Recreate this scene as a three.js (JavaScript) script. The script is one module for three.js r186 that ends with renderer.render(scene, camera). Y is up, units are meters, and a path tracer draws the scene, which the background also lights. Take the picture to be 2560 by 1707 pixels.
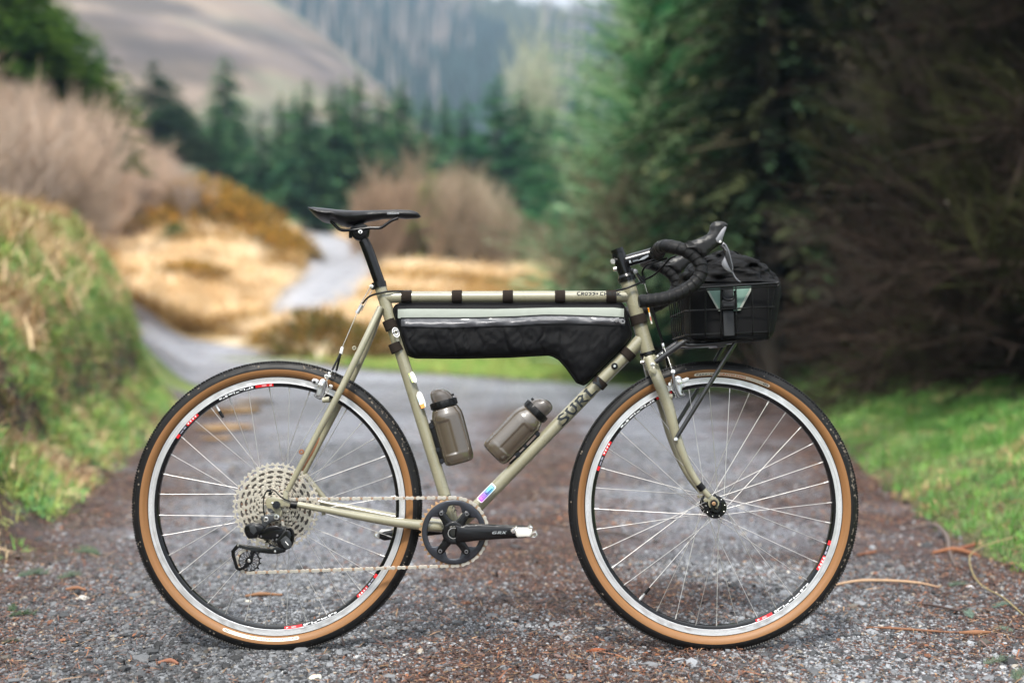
import * as THREE from 'three';
import { mergeGeometries, toCreasedNormals } from 'three/addons/utils/BufferGeometryUtils.js';

// ---------------------------------------------------------------- camera, sky, sun, exposure
const scene = new THREE.Scene();
const F = 3111, EYE = 0.747, BACK = 3;            // focal length in photo pixels, eye height, distance to the bicycle
const camera = new THREE.PerspectiveCamera(2 * Math.atan(853.5 / F) * 180 / Math.PI, 2560 / 1707, 0.05, 4000);
camera.position.set(0, EYE, BACK);
camera.lookAt(0, EYE, 0);
camera.focus = 2.99;
camera.userData.fStop = 1.5;
scene.add(camera);

// overcast sky: bright cloud sheet, a little brighter high up and towards the hidden sun
{
  const W = 512, H = 256, data = new Float32Array(W * H * 4), sx = -0.13, sy = 0.78, sz = 0.61;
  for (let j = 0; j < H; j++) {
    const up = ((j + 0.5) / H - 0.5) * Math.PI, y = Math.sin(up);
    for (let i = 0; i < W; i++) {
      const az = ((i + 0.5) / W - 0.5) * 2 * Math.PI, x = Math.cos(az) * Math.cos(up), z = Math.sin(az) * Math.cos(up);
      const c = Math.max(0, x * sx + y * sy + z * sz);
      const n = 0.09 * Math.sin(x * 5 + Math.sin(z * 7)) * Math.cos(z * 6 + y * 9);
      const l = (0.46 + 0.58 * Math.max(0, y) + 1.6 * Math.pow(c, 7) + n) * 1.0, o = (j * W + i) * 4;
      data[o] = l * 0.99; data[o + 1] = l; data[o + 2] = l * 1.02; data[o + 3] = 1;
    }
  }
  const sky = new THREE.DataTexture(data, W, H, THREE.RGBAFormat, THREE.FloatType);
  sky.mapping = THREE.EquirectangularReflectionMapping;
  sky.magFilter = THREE.LinearFilter; sky.needsUpdate = true;
  scene.background = sky; scene.environment = sky;
}
const sun = new THREE.DirectionalLight(new THREE.Color(1, 0.95, 0.86), 2.9);
sun.position.set(-14, 88, 64);
sun.castShadow = true; sun.shadow.radius = 15;
sun.shadow.mapSize.set(2048, 2048);
Object.assign(sun.shadow.camera, { left: -60, right: 60, top: 60, bottom: -60, near: 1, far: 300 });
scene.add(sun, sun.target);
scene.fog = new THREE.FogExp2(new THREE.Color(0.50, 0.72, 1.0), 0.00052);
const renderer = new THREE.WebGLRenderer();
renderer.toneMapping = THREE.LinearToneMapping;
renderer.toneMappingExposure = 2.0;
renderer.shadowMap.enabled = true;

// ---------------------------------------------------------------- helpers
const V = (x, y, z) => new THREE.Vector3(x, y, z);
function rng(seed) { let a = seed >>> 0; return () => { a = (a + 0x6D2B79F5) | 0; let t = Math.imul(a ^ (a >>> 15), 1 | a); t = (t + Math.imul(t ^ (t >>> 7), 61 | t)) ^ t; return ((t ^ (t >>> 14)) >>> 0) / 4294967296; }; }
const clamp = (x, a, b) => Math.min(b, Math.max(a, x)), lerp = (a, b, t) => a + (b - a) * t;
const sstep = (a, b, x) => { const t = clamp((x - a) / (b - a), 0, 1); return t * t * (3 - 2 * t); };
function hash(x, y, z) { let h = Math.imul(x, 374761393) + Math.imul(y, 668265263) + Math.imul(z, 1440662683); h = Math.imul(h ^ (h >>> 13), 1274126177); return ((h ^ (h >>> 16)) >>> 0) / 4294967296; }
function noise(x, y, z = 0) {
  const X = Math.floor(x), Y = Math.floor(y), Z = Math.floor(z), f = (t) => t * t * (3 - 2 * t), u = f(x - X), v = f(y - Y), w = f(z - Z);
  const c = (i, j, k) => hash(X + i, Y + j, Z + k);
  return lerp(lerp(lerp(c(0, 0, 0), c(1, 0, 0), u), lerp(c(0, 1, 0), c(1, 1, 0), u), v), lerp(lerp(c(0, 0, 1), c(1, 0, 1), u), lerp(c(0, 1, 1), c(1, 1, 1), u), v), w);
}
function fbm(x, y, z = 0, o = 4) { let s = 0, a = 0.5, n = 0; for (let i = 0; i < o; i++) { s += a * noise(x, y, z); n += a; x = x * 2.03 + 17; y = y * 2.03 + 5; z = z * 2.03 + 9; a *= 0.5; } return s / n; }
// piecewise-linear table lookup
function pl(t, x) { if (x <= t[0][0]) return t[0][1]; for (let i = 1; i < t.length; i++) if (x <= t[i][0]) return lerp(t[i - 1][1], t[i][1], (x - t[i - 1][0]) / (t[i][0] - t[i - 1][0])); return t[t.length - 1][1]; }
const taken = {};
function numbered(name) { const k = taken[name] = (taken[name] ?? -1) + 1; return k ? name + '_' + String(k).padStart(3, '0') : name; }
function shade(o) { o.castShadow = o.receiveShadow = true; return o; }
function mesh(name, geo, mat, parent) { const m = shade(new THREE.Mesh(geo, mat)); m.name = parent ? name : numbered(name); (parent ?? scene).add(m); return m; }
function tag(o, label, category, group) { if (label) o.userData.label = label; if (category) o.userData.category = category; if (group) o.userData.group = group; return o; }
function grp(name, parent) { const g = new THREE.Group(); g.name = parent ? name : numbered(name); (parent ?? scene).add(g); return g; }
const lin = (r, g, b) => new THREE.Color().setRGB(r, g, b);
const std = (r, g, b, rough, metal = 0, extra = {}) => new THREE.MeshStandardMaterial({ color: lin(r, g, b), roughness: rough, metalness: metal, ...extra });
const phys = (r, g, b, rough, metal = 0, extra = {}) => new THREE.MeshPhysicalMaterial({ color: lin(r, g, b), roughness: rough, metalness: metal, ...extra });
function dataTex(n, f, srgb) {
  const d = new Uint8Array(n * n * 4);
  for (let y = 0; y < n; y++) for (let x = 0; x < n; x++) { const c = f(x / n, y / n), o = (y * n + x) * 4; d[o] = clamp(c[0], 0, 1) * 255; d[o + 1] = clamp(c[1], 0, 1) * 255; d[o + 2] = clamp(c[2], 0, 1) * 255; d[o + 3] = 255; }
  const t = new THREE.DataTexture(d, n, n); t.wrapS = t.wrapT = THREE.RepeatWrapping; t.magFilter = THREE.LinearFilter; if (srgb) t.colorSpace = THREE.SRGBColorSpace; t.needsUpdate = true; return t;
}
// tileable noise on the unit square with k cells
function tnoise(u, v, k, s) {
  const x = u * k, y = v * k, X = Math.floor(x), Y = Math.floor(y), f = (t) => t * t * (3 - 2 * t), a = f(x - X), b = f(y - Y), c = (i, j) => hash((X + i) % k, (Y + j) % k, s);
  return lerp(lerp(c(0, 0), c(1, 0), a), lerp(c(0, 1), c(1, 1), a), b);
}
function tfbm(u, v, k, s, o = 4) { let r = 0, a = 0.5, n = 0; for (let i = 0; i < o; i++) { r += a * tnoise(u, v, k, s + i); n += a; a *= 0.5; k *= 2; } return r / n; }
// tileable cells: [distance to the nearest seed, difference to the second, random of the cell]
function tcell(u, v, k, s) {
  const x = u * k, y = v * k, X = Math.floor(x), Y = Math.floor(y); let d1 = 9, d2 = 9, id = 0;
  for (let j = -1; j < 2; j++) for (let i = -1; i < 2; i++) {
    const cx = ((X + i) % k + k) % k, cy = ((Y + j) % k + k) % k, px = X + i + hash(cx, cy, s), py = Y + j + hash(cx, cy, s + 7), d = Math.hypot(px - x, py - y);
    if (d < d1) { d2 = d1; d1 = d; id = hash(cx, cy, s + 13); } else if (d < d2) d2 = d;
  }
  return [d1, d2 - d1, id];
}
function canvas(w, h, draw, wrap) {
  const c = document.createElement('canvas'); c.width = w; c.height = h; const g = c.getContext('2d'); g.clearRect(0, 0, w, h); draw(g, w, h);
  const t = new THREE.CanvasTexture(c); t.colorSpace = THREE.SRGBColorSpace; t.magFilter = THREE.LinearFilter; if (wrap) t.wrapS = t.wrapT = THREE.RepeatWrapping; return t;
}
function geo(pos, idx, uv, col) {
  const g = new THREE.BufferGeometry();
  g.setAttribute('position', new THREE.Float32BufferAttribute(pos, 3)); g.setIndex(idx);
  g.setAttribute('uv', new THREE.Float32BufferAttribute(uv ?? new Float32Array(pos.length / 3 * 2), 2));
  if (col) g.setAttribute('color', new THREE.Float32BufferAttribute(col, 3));
  g.computeVertexNormals(); return g;
}
function merged(list) { return mergeGeometries(list.map((g) => { g = g.index ? g.toNonIndexed() : g; for (const k of Object.keys(g.attributes)) if (!['position', 'normal', 'uv'].includes(k)) g.deleteAttribute(k); return g; })); }
// tube of changing radius along a smooth path; radius(t, angle, length) or number
function pipe(pts, radius, o = {}) {
  const { n = Math.max(2, pts.length * 6), seg = 16, straight = false, cap = true, flat = 1 } = o;
  const curve = straight ? null : new THREE.CatmullRomCurve3(pts, false, 'centripetal');
  const P = [], L = [0];
  if (straight || pts.length === 2) { for (let i = 0; i <= n; i++) { const t = i / n * (pts.length - 1), k = Math.min(pts.length - 2, Math.floor(t)); P.push(pts[k].clone().lerp(pts[k + 1], t - k)); } }
  else for (let i = 0; i <= n; i++) P.push(curve.getPoint(i / n));
  for (let i = 1; i <= n; i++) L.push(L[i - 1] + P[i].distanceTo(P[i - 1]));
  const rAt = typeof radius === 'function' ? radius : Array.isArray(radius) ? (t) => { const x = t * (radius.length - 1), k = Math.min(radius.length - 2, Math.floor(x)); return lerp(radius[k], radius[k + 1], x - k); } : () => radius;
  const pos = [], uv = [], idx = [];
  let T = P[1].clone().sub(P[0]).normalize(), N = Math.abs(T.y) < 0.9 ? V(0, 1, 0) : V(0, 0, 1);
  N.sub(T.clone().multiplyScalar(N.dot(T))).normalize();
  for (let i = 0; i <= n; i++) {
    T = (i < n ? P[i + 1].clone() : P[i].clone()).sub(i ? P[i - 1] : P[i]).normalize();
    N.sub(T.clone().multiplyScalar(N.dot(T))).normalize(); const B = T.clone().cross(N);
    for (let j = 0; j <= seg; j++) {
      const a = j / seg * 2 * Math.PI, r = rAt(i / n, a, L[i]), p = P[i].clone().addScaledVector(N, Math.cos(a) * r).addScaledVector(B, Math.sin(a) * r * flat);
      pos.push(p.x, p.y, p.z); uv.push(a * 0.015, L[i]);
      if (i < n && j < seg) { const q = i * (seg + 1) + j; idx.push(q, q + seg + 1, q + 1, q + 1, q + seg + 1, q + seg + 2); }
    }
  }
  const g = geo(pos, idx, uv), nm = g.attributes.normal;               // weld the seam
  for (let i = 0; i <= n; i++) { const a = i * (seg + 1), b = a + seg, v = V(nm.getX(a) + nm.getX(b), nm.getY(a) + nm.getY(b), nm.getZ(a) + nm.getZ(b)).normalize(); nm.setXYZ(a, v.x, v.y, v.z); nm.setXYZ(b, v.x, v.y, v.z); }
  if (!cap) return g;
  const parts = [g];
  for (const i of [0, n]) {
    const c = [P[i].x, P[i].y, P[i].z], ci = [];
    for (let j = 0; j < seg; j++) { const q = (i * (seg + 1) + j) * 3; c.push(pos[q], pos[q + 1], pos[q + 2]); const a = 1 + j, b = 1 + (j + 1) % seg; i ? ci.push(0, a, b) : ci.push(0, b, a); }
    parts.push(geo(c, ci));
  }
  return merged(parts);
}
const rod = (a, b, r0, r1 = r0, seg = 12) => pipe([a, b], [r0, r1], { n: 1, seg });
// ring of a profile [[radius, z], ...] turned about the z axis
function turned(profile, seg = 96, crease = 0.7) {
  const g = new THREE.LatheGeometry(profile.map(([r, z]) => new THREE.Vector2(r, z)), seg); g.rotateX(Math.PI / 2);
  return crease ? toCreasedNormals(g, crease) : g;
}
function shapeOf(pts, holes = [], smooth = false) {
  const s = new THREE.Shape(smooth ? new THREE.SplineCurve([...pts, pts[0]].map((p) => new THREE.Vector2(p.x, p.y))).getPoints(pts.length * 4).slice(0, -1) : pts.map((p) => new THREE.Vector2(p.x, p.y)));
  for (const h of holes) s.holes.push(new THREE.Path(h.map((p) => new THREE.Vector2(p.x, p.y))));
  return s;
}
// plate from an outline, centred on depth z
function plate(pts, z, thick, bevel = 0.001, holes = [], smooth = false, bs = 2) {
  const g = new THREE.ExtrudeGeometry(shapeOf(pts, holes, smooth), { depth: Math.max(1e-4, thick - 2 * bevel), bevelEnabled: bevel > 0, bevelThickness: bevel, bevelSize: bevel, bevelOffset: -bevel, bevelSegments: bs, curveSegments: 8 });
  g.translate(0, 0, z - thick / 2 + bevel); return toCreasedNormals(g, 0.75);
}
const circle = (x, y, r, n = 20, a0 = 0) => Array.from({ length: n }, (_, i) => V(x + r * Math.cos(a0 + i / n * 2 * Math.PI), y + r * Math.sin(a0 + i / n * 2 * Math.PI), 0));
const disc = (p, r, thick, bevel = 0.0006) => plate(circle(p.x, p.y, r, 24), p.z, thick, bevel);
const mir = (v) => V(v.x, v.y, -v.z);
const mirG = (g) => { const h = (g.index ? g.toNonIndexed() : g.clone()); h.scale(1, 1, -1); const p = h.attributes.position, n = h.attributes.normal, u = h.attributes.uv; for (let i = 0; i < p.count; i += 3) for (const a of [p, n, u]) { const s = a.itemSize, A = a.array, x = A.slice((i + 1) * s, (i + 2) * s); A.copyWithin((i + 1) * s, (i + 2) * s, (i + 3) * s); A.set(x, (i + 2) * s); } return h; };
// ---------------------------------------------------------------- the lie of the land
const COLS = [-900, 0, 300, 480, 700, 900, 1280, 1700, 2100, 2560, 3500];
const ROWS = [[10, [0, 0, 0, 0, 0, 0, 0, 0, 0, 0, 0]], [14, [1.2, 0.7, 0.3, 0.03, 0, 0, 0, 0, 0.1, 0.3, 0.7]], [20, [2.4, 1.7, 0.9, 0.12, 0.04, 0, 0, 0.1, 0.4, 0.9, 1.8]],
  [27, [4, 2.6, 1.2, 0.4, 0.35, 0.3, 0.35, 0.5, 1, 1.7, 2.8]], [37, [6, 4.2, 2.2, 1.1, 1.3, 1.8, 1.5, 1.3, 2.0, 3.2, 5]], [50, [9, 7, 4.6, 5.6, 4.3, 3.75, 3.3, 2.5, 3.5, 5, 7]], [56, [10.5, 9, 6.0, 7.7, 5.3, 4.8, 4.2, 3.2, 4.2, 6, 8.5]],
  [61, [12, 11, 8, 8.0, 6.1, 5.7, 5.2, 4, 5, 7, 10]], [90, [18, 17, 15, 12, 9.2, 9, 8.5, 7, 8, 10, 14]], [130, [24, 23, 20, 16, 13, 12, 11, 10, 11, 14, 20]], [250, [30, 28, 26, 24, 22, 20, 20, 20, 20, 25, 35]]].map(([d, h]) => [Math.log(d), h]);
function tableH(px, d) {
  const L = Math.log(Math.max(d, 0.01)); if (L <= ROWS[0][0]) return 0;
  let k = 0; while (k < ROWS.length - 2 && L > ROWS[k + 1][0]) k++;
  let c = 0; px = clamp(px, -900, 3500); while (c < COLS.length - 2 && px > COLS[c + 1]) c++;
  const u = sstep(0, 1, (px - COLS[c]) / (COLS[c + 1] - COLS[c])) * 0.5 + 0.5 * (px - COLS[c]) / (COLS[c + 1] - COLS[c]), v = clamp((L - ROWS[k][0]) / (ROWS[k + 1][0] - ROWS[k][0]), 0, 1);
  const at = (r) => lerp(ROWS[r][1][c], ROWS[r][1][c + 1], u);
  return lerp(at(k), at(k + 1), v);
}
// edges of the track beside the bank and the verge, as distance from the camera grows
const XL = [[-20, -1.5], [2, -1.55], [4.3, -1.75], [6, -2.1], [8, -2.5], [10, -2.85], [12, -3.2], [14, -3.9], [17, -5.5], [21, -9]];
const XR = [[-20, 1.45], [2, 1.5], [3.9, 1.62], [5.2, 1.72], [7.8, 2.15], [10, 2.5], [14, 3.0], [18, 3.1], [20, 2.4], [21, 0.9], [23, -1.7], [24.5, -3], [28, -5.2], [34, -7.9]];
const BANK = [[0, 0], [0.14, 0.12], [0.34, 0.32], [0.40, 0.56], [0.55, 0.96], [0.78, 1.28], [1.15, 1.48], [2, 1.62], [4, 1.8], [9, 2.1]];
const VERGE = [[0, 0], [0.3, 0.08], [1, 0.32], [2, 0.46], [4, 0.6], [9, 0.9]];
function height(x, z) {
  const d = BACK - z, r = Math.hypot(x, d), px = d > 0.3 ? 1280 + x / d * F : (x < 0 ? -900 : 3500);
  let h = tableH(px, Math.max(d, r * 0.8)) * sstep(-0.3, 0.3, d / Math.max(r, 0.1));
  const tl = pl(XL, d) - x, tr = x - pl(XR, d);
  if (tl > 0 && d < 14.2) h += pl(BANK, tl) * (1 - sstep(12.7, 13.9, d + 0.25 * noise(x * 3, z * 3))) * (0.84 + 0.32 * noise(x * 0.9 + 4, z * 0.9)) + 0.30 * (fbm(x * 2.6, z * 2.6, 14, 2) - 0.5) * sstep(0, 0.3, tl);
  if (tr > 0 && d < 20) h += pl(VERGE, tr) * (1 - sstep(15, 20, d)) + 0.06 * (noise(x * 3, z * 3) - 0.4) * sstep(0, 0.5, tr);
  h += (noise(x * 0.6, z * 0.6) - 0.5) * 0.25 * sstep(25, 40, d) + (noise(x * 5, z * 5) - 0.5) * 0.014 * sstep(0, 0.4, Math.max(tl, tr));
  return h;
}
const at = (px, d) => { const x = (px - 1280) / F * d, z = BACK - d; return V(x, height(x, z), z); };
const tl0 = (x, z) => pl(XL, BACK - z) - x, tr0 = (x, z) => x - pl(XR, BACK - z);

// natural colours of the ground (not its light)
const G = { earth: [0.055, 0.036, 0.022], litter: [0.085, 0.052, 0.034], grass: [0.11, 0.22, 0.05], moss: [0.19, 0.22, 0.055], straw: [0.66, 0.55, 0.39], rust: [0.34, 0.22, 0.08], floor: [0.035, 0.026, 0.017], heath: [0.30, 0.25, 0.22] };
const mixc = (a, b, t) => [lerp(a[0], b[0], t), lerp(a[1], b[1], t), lerp(a[2], b[2], t)];
function groundColor(x, z) {
  const d = BACK - z, px = d > 0.3 ? 1280 + x / d * F : (x < 0 ? -900 : 3500), l = tl0(x, z), r = tr0(x, z), n = fbm(x * 1.3, z * 1.3, 3), n2 = fbm(x * 5, z * 5, 8);
  let c = G.litter;
  if (l > 0 && d < 15) { c = mixc(mixc(G.grass, G.moss, n2), G.straw, sstep(0.55, 0.75, n) * 0.4); c = mixc(c, G.earth, Math.max(sstep(0.46, 0.62, fbm(x * 2.1, z * 2.1, 20)) * (1 - sstep(0.5, 1.1, l)), sstep(0.40, 0.52, fbm(x * 2.6, z * 2.6, 27)) * Math.exp(-Math.pow((l - 0.38) / 0.12, 2)))); c = mixc(G.litter, c, sstep(0, 0.12, l)); }
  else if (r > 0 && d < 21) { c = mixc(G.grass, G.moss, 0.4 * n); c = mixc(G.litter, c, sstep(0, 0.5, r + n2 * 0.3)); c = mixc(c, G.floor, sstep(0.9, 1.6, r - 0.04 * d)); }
  else if (d >= 15) {
    c = mixc(G.straw, G.rust, sstep(0.42, 0.62, fbm(x * 0.35, z * 0.35, 5)));
    c = mixc(c, [0.47, 0.36, 0.24], sstep(0.5, 0.8, n) * 0.5);
    const green = (1 - sstep(25, 31, d)) * sstep(-14, -6, x); c = mixc(c, mixc(G.grass, G.moss, n), green);
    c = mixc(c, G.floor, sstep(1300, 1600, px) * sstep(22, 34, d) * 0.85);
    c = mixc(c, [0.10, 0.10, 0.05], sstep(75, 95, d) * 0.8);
  }
  const k = 0.8 + 0.4 * n2; return [c[0] * k, c[1] * k, c[2] * k];
}
function sheet(nu, nv, point, color, uvScale = 1) {
  const pos = [], idx = [], uv = [], col = [];
  for (let j = 0; j <= nv; j++) for (let i = 0; i <= nu; i++) {
    const p = point(i / nu, j / nv); pos.push(p.x, p.y, p.z); uv.push(p.x * uvScale, p.z * uvScale); if (color) col.push(...color(p.x, p.z, p));
    if (i < nu && j < nv) { const q = j * (nu + 1) + i; idx.push(q, q + 1, q + nu + 1, q + 1, q + nu + 2, q + nu + 1); }
  }
  return geo(pos, idx, uv, color ? col : null);
}
const soilTex = dataTex(512, (u, v) => { const n = tfbm(u, v, 8, 3, 5), c = tcell(u, v, 40, 5); const k = 0.55 + 0.75 * n - 0.25 * (c[0] > 0.5 ? 1 : 0); return [k, k, k]; });
const soilBump = dataTex(512, (u, v) => { const n = tfbm(u, v, 10, 31, 5); return [n, n, n]; });
const soil = new THREE.MeshStandardMaterial({ vertexColors: true, roughness: 0.95, map: soilTex, bumpMap: soilBump, bumpScale: 0.03 });
{
  // one sheet all round, fine in front of the camera and reaching to the horizon
  const th = []; for (let a = -180; a < -40; a += 5) th.push(a); for (let a = -40; a < 40; a += 0.25) th.push(a); for (let a = 40; a <= 180; a += 5) th.push(a);
  const rr = [0.02, 0.5, 1]; while (rr[rr.length - 1] < 24) rr.push(rr[rr.length - 1] * 1.014); while (rr[rr.length - 1] < 900) rr.push(rr[rr.length - 1] * 1.05);
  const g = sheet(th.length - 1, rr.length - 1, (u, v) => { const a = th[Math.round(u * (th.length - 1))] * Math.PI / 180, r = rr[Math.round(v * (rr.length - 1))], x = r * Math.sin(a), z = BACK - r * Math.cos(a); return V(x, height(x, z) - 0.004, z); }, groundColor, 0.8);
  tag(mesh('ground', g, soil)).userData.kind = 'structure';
}
// ---------------------------------------------------------------- the gravel track and the road that climbs away
const gravelTex = dataTex(1024, (u, v) => {
  const a = tcell(u, v, 90, 1), b = tcell(u, v, 160, 2), n = tfbm(u, v, 6, 9, 4), e = sstep(0.02, 0.16, a[1]), e2 = sstep(0.02, 0.2, b[1]);
  let k = (0.34 + 0.5 * a[2]) * (0.35 + 0.65 * e); if (b[2] > 0.55) k = (0.3 + 0.55 * b[2]) * (0.4 + 0.6 * e2);
  k *= 0.75 + 0.5 * n; return [k * 0.99, k * 0.985, k];
});
const gravelBump = dataTex(1024, (u, v) => { const a = tcell(u, v, 90, 1), b = tcell(u, v, 160, 2); let k = sstep(0, 0.4, a[1]) * (0.5 + 0.5 * a[2]); if (b[2] > 0.55) k = Math.max(k, sstep(0, 0.4, b[1]) * 0.8); return [k, k, k]; });
const wetTex = dataTex(512, (u, v) => { const n = tfbm(u, v, 5, 77, 5), k = 0.32 + 0.45 * sstep(0.4, 0.62, n); return [k, k, k]; });
const mid = [[1, 0.02], [-20, 0.0]];
// share of dead needles and leaves lying on the track (0 bare stone, 1 covered)
function litterAt(x, z) {
  const d = BACK - z, l = -tl0(x, z), r = -tr0(x, z), n = fbm(x * 1.6, z * 1.6, 40, 3), n2 = fbm(x * 4, z * 4, 44, 3);
  const centre = Math.exp(-Math.pow((x - 0.03 - 0.01 * d + (n - 0.5) * 0.5) / (0.38 + 0.008 * d), 2)) * sstep(2.9, 3.6, d) * (1 - sstep(11, 16, d)) * 1.15;
  const near = 0.85 * sstep(-0.5, -0.1, x) * (1 - sstep(0.4, 0.8, x)) * (1 - sstep(3.0, 3.4, d));
  const edge = Math.max(Math.exp(-Math.pow(Math.max(0, l) / (0.30 + 0.5 * n), 2)), Math.exp(-Math.pow(Math.max(0, r) / (0.36 + 0.5 * n), 2)) * 0.95);
  return clamp(Math.max(centre, edge, near) * (0.55 + 0.9 * n2) + (n2 - 0.62) * 0.8 * sstep(0.5, 0.7, n), 0, 1);
}
function trackColor(x, z) {
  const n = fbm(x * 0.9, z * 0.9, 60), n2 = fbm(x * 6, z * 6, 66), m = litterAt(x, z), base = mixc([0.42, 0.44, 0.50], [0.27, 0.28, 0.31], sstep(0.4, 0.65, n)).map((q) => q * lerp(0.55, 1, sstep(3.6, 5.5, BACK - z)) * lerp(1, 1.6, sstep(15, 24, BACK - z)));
  const c = mixc(base, [0.115, 0.056, 0.041], m * 0.95), k = 0.85 + 0.3 * n2; return [c[0] * k, c[1] * k, c[2] * k];
}
const gravelMat = new THREE.MeshPhysicalMaterial({ vertexColors: true, roughness: 0.85, specularIntensity: 0.8, map: gravelTex, roughnessMap: wetTex, bumpMap: gravelBump, bumpScale: 0.007 });
{
  const CL = [V(-0.05, 0, 9), V(-0.05, 0, 3), V(-0.05, 0, -1), V(-0.15, 0, -5), V(-0.2, 0, -9), V(-0.6, 0, -13), V(-2, 0, -16.6), V(-4.4, 0, -19.8), V(-7.6, 0, -24), V(-12.5, 0, -30), V(-19, 0, -35), V(-30, 0, -39)];
  const curve = new THREE.CatmullRomCurve3(CL, false, 'centripetal');
  const v2t = (v) => v < 0.7 ? v / 0.7 * 0.45 : 0.45 + (v - 0.7) / 0.3 * 0.55;
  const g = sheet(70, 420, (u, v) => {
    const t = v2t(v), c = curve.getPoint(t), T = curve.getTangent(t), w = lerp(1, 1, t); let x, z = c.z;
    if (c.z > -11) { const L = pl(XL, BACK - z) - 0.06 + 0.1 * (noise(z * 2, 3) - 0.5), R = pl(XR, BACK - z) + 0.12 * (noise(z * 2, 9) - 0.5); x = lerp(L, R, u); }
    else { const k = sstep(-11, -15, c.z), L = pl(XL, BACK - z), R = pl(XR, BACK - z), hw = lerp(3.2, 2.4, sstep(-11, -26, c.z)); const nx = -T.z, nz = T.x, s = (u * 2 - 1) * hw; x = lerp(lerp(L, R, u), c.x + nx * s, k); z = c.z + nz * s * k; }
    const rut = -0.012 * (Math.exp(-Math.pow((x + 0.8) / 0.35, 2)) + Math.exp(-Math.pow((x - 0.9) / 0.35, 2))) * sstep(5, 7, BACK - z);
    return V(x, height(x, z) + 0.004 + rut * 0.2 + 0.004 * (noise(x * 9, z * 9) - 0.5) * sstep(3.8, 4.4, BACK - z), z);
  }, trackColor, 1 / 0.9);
  mesh('gravel_track', g, gravelMat).userData.kind = 'structure';
  const up = new THREE.CatmullRomCurve3([[770, 37], [800, 40], [850, 45], [862, 49], [838, 54], [800, 61], [765, 69], [730, 80]].map(([px, d]) => at(px, d)), false, 'centripetal');
  const g2 = sheet(12, 80, (u, v) => { const c = up.getPoint(v), T = up.getTangent(v), n = V(-T.z, 0, T.x).normalize(), s = (u * 2 - 1) * (1.3 + 0.2 * noise(v * 9, 1)); const x = c.x + n.x * s, z = c.z + n.z * s; return V(x, height(x, z) + 0.05, z); }, (x, z) => { const k = 0.85 + 0.3 * noise(x, z); return [0.66 * k, 0.67 * k, 0.72 * k]; }, 1 / 0.9);
  mesh('upper_road', g2, gravelMat).userData.kind = 'structure';
}
// rain puddles in the wheel rut
{
  const water = phys(0.02, 0.02, 0.022, 0.04, 0);
  const spots = [[575, 1035, 150, 20], [560, 1075, 130, 15], [645, 1010, 90, 9], [540, 1102, 80, 8]];
  const r = rng(5), pos = [], list = [];
  for (const [px, py, w, hh] of spots) {
    const d = EYE * F / (py - 853.5), c = at(px, d), rx = w / 2 / F * d, rz = hh * d * d / (EYE * F) / 2, pts = [];
    for (let i = 0; i < 40; i++) { const a = i / 40 * 2 * Math.PI, k = 0.65 + 0.7 * noise(Math.cos(a) * 1.6 + px, Math.sin(a) * 1.6); pts.push(new THREE.Vector2(c.x + Math.cos(a) * rx * k, -(c.z + Math.sin(a) * rz * k))); }
    const g = new THREE.ShapeGeometry(new THREE.Shape(pts)); g.rotateX(-Math.PI / 2); g.translate(0, c.y + 0.022, 0); list.push(g);
  }
  mesh('water', merged(list), water).userData.kind = 'structure';
}
// ---------------------------------------------------------------- loose stones, litter and grass
const dummy = new THREE.Object3D(), ccol = new THREE.Color();
function scatter(name, geom, mat, n, place, parent) {
  const im = shade(new THREE.InstancedMesh(geom, mat, n)); let k = 0;
  for (let i = 0; i < n * 6 && k < n; i++) { const c = place(dummy, i); if (!c) continue; dummy.updateMatrix(); im.setMatrixAt(k, dummy.matrix); im.setColorAt(k, ccol.setRGB(c[0], c[1], c[2])); k++; }
  im.count = k; im.name = parent ? name : numbered(name); im.userData.kind = 'stuff'; (parent ?? scene).add(im); return im;
}
function lump(seed, detail = 1, rough = 0.35) {
  const g = new THREE.IcosahedronGeometry(1, detail), p = g.attributes.position;
  for (let i = 0; i < p.count; i++) { const v = V(p.getX(i), p.getY(i), p.getZ(i)), k = 1 + rough * 2 * (noise(v.x * 1.7 + seed * 9, v.y * 1.7, v.z * 1.7) - 0.5); p.setXYZ(i, v.x * k, v.y * k, v.z * k); }
  g.computeVertexNormals(); return g;
}
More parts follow.
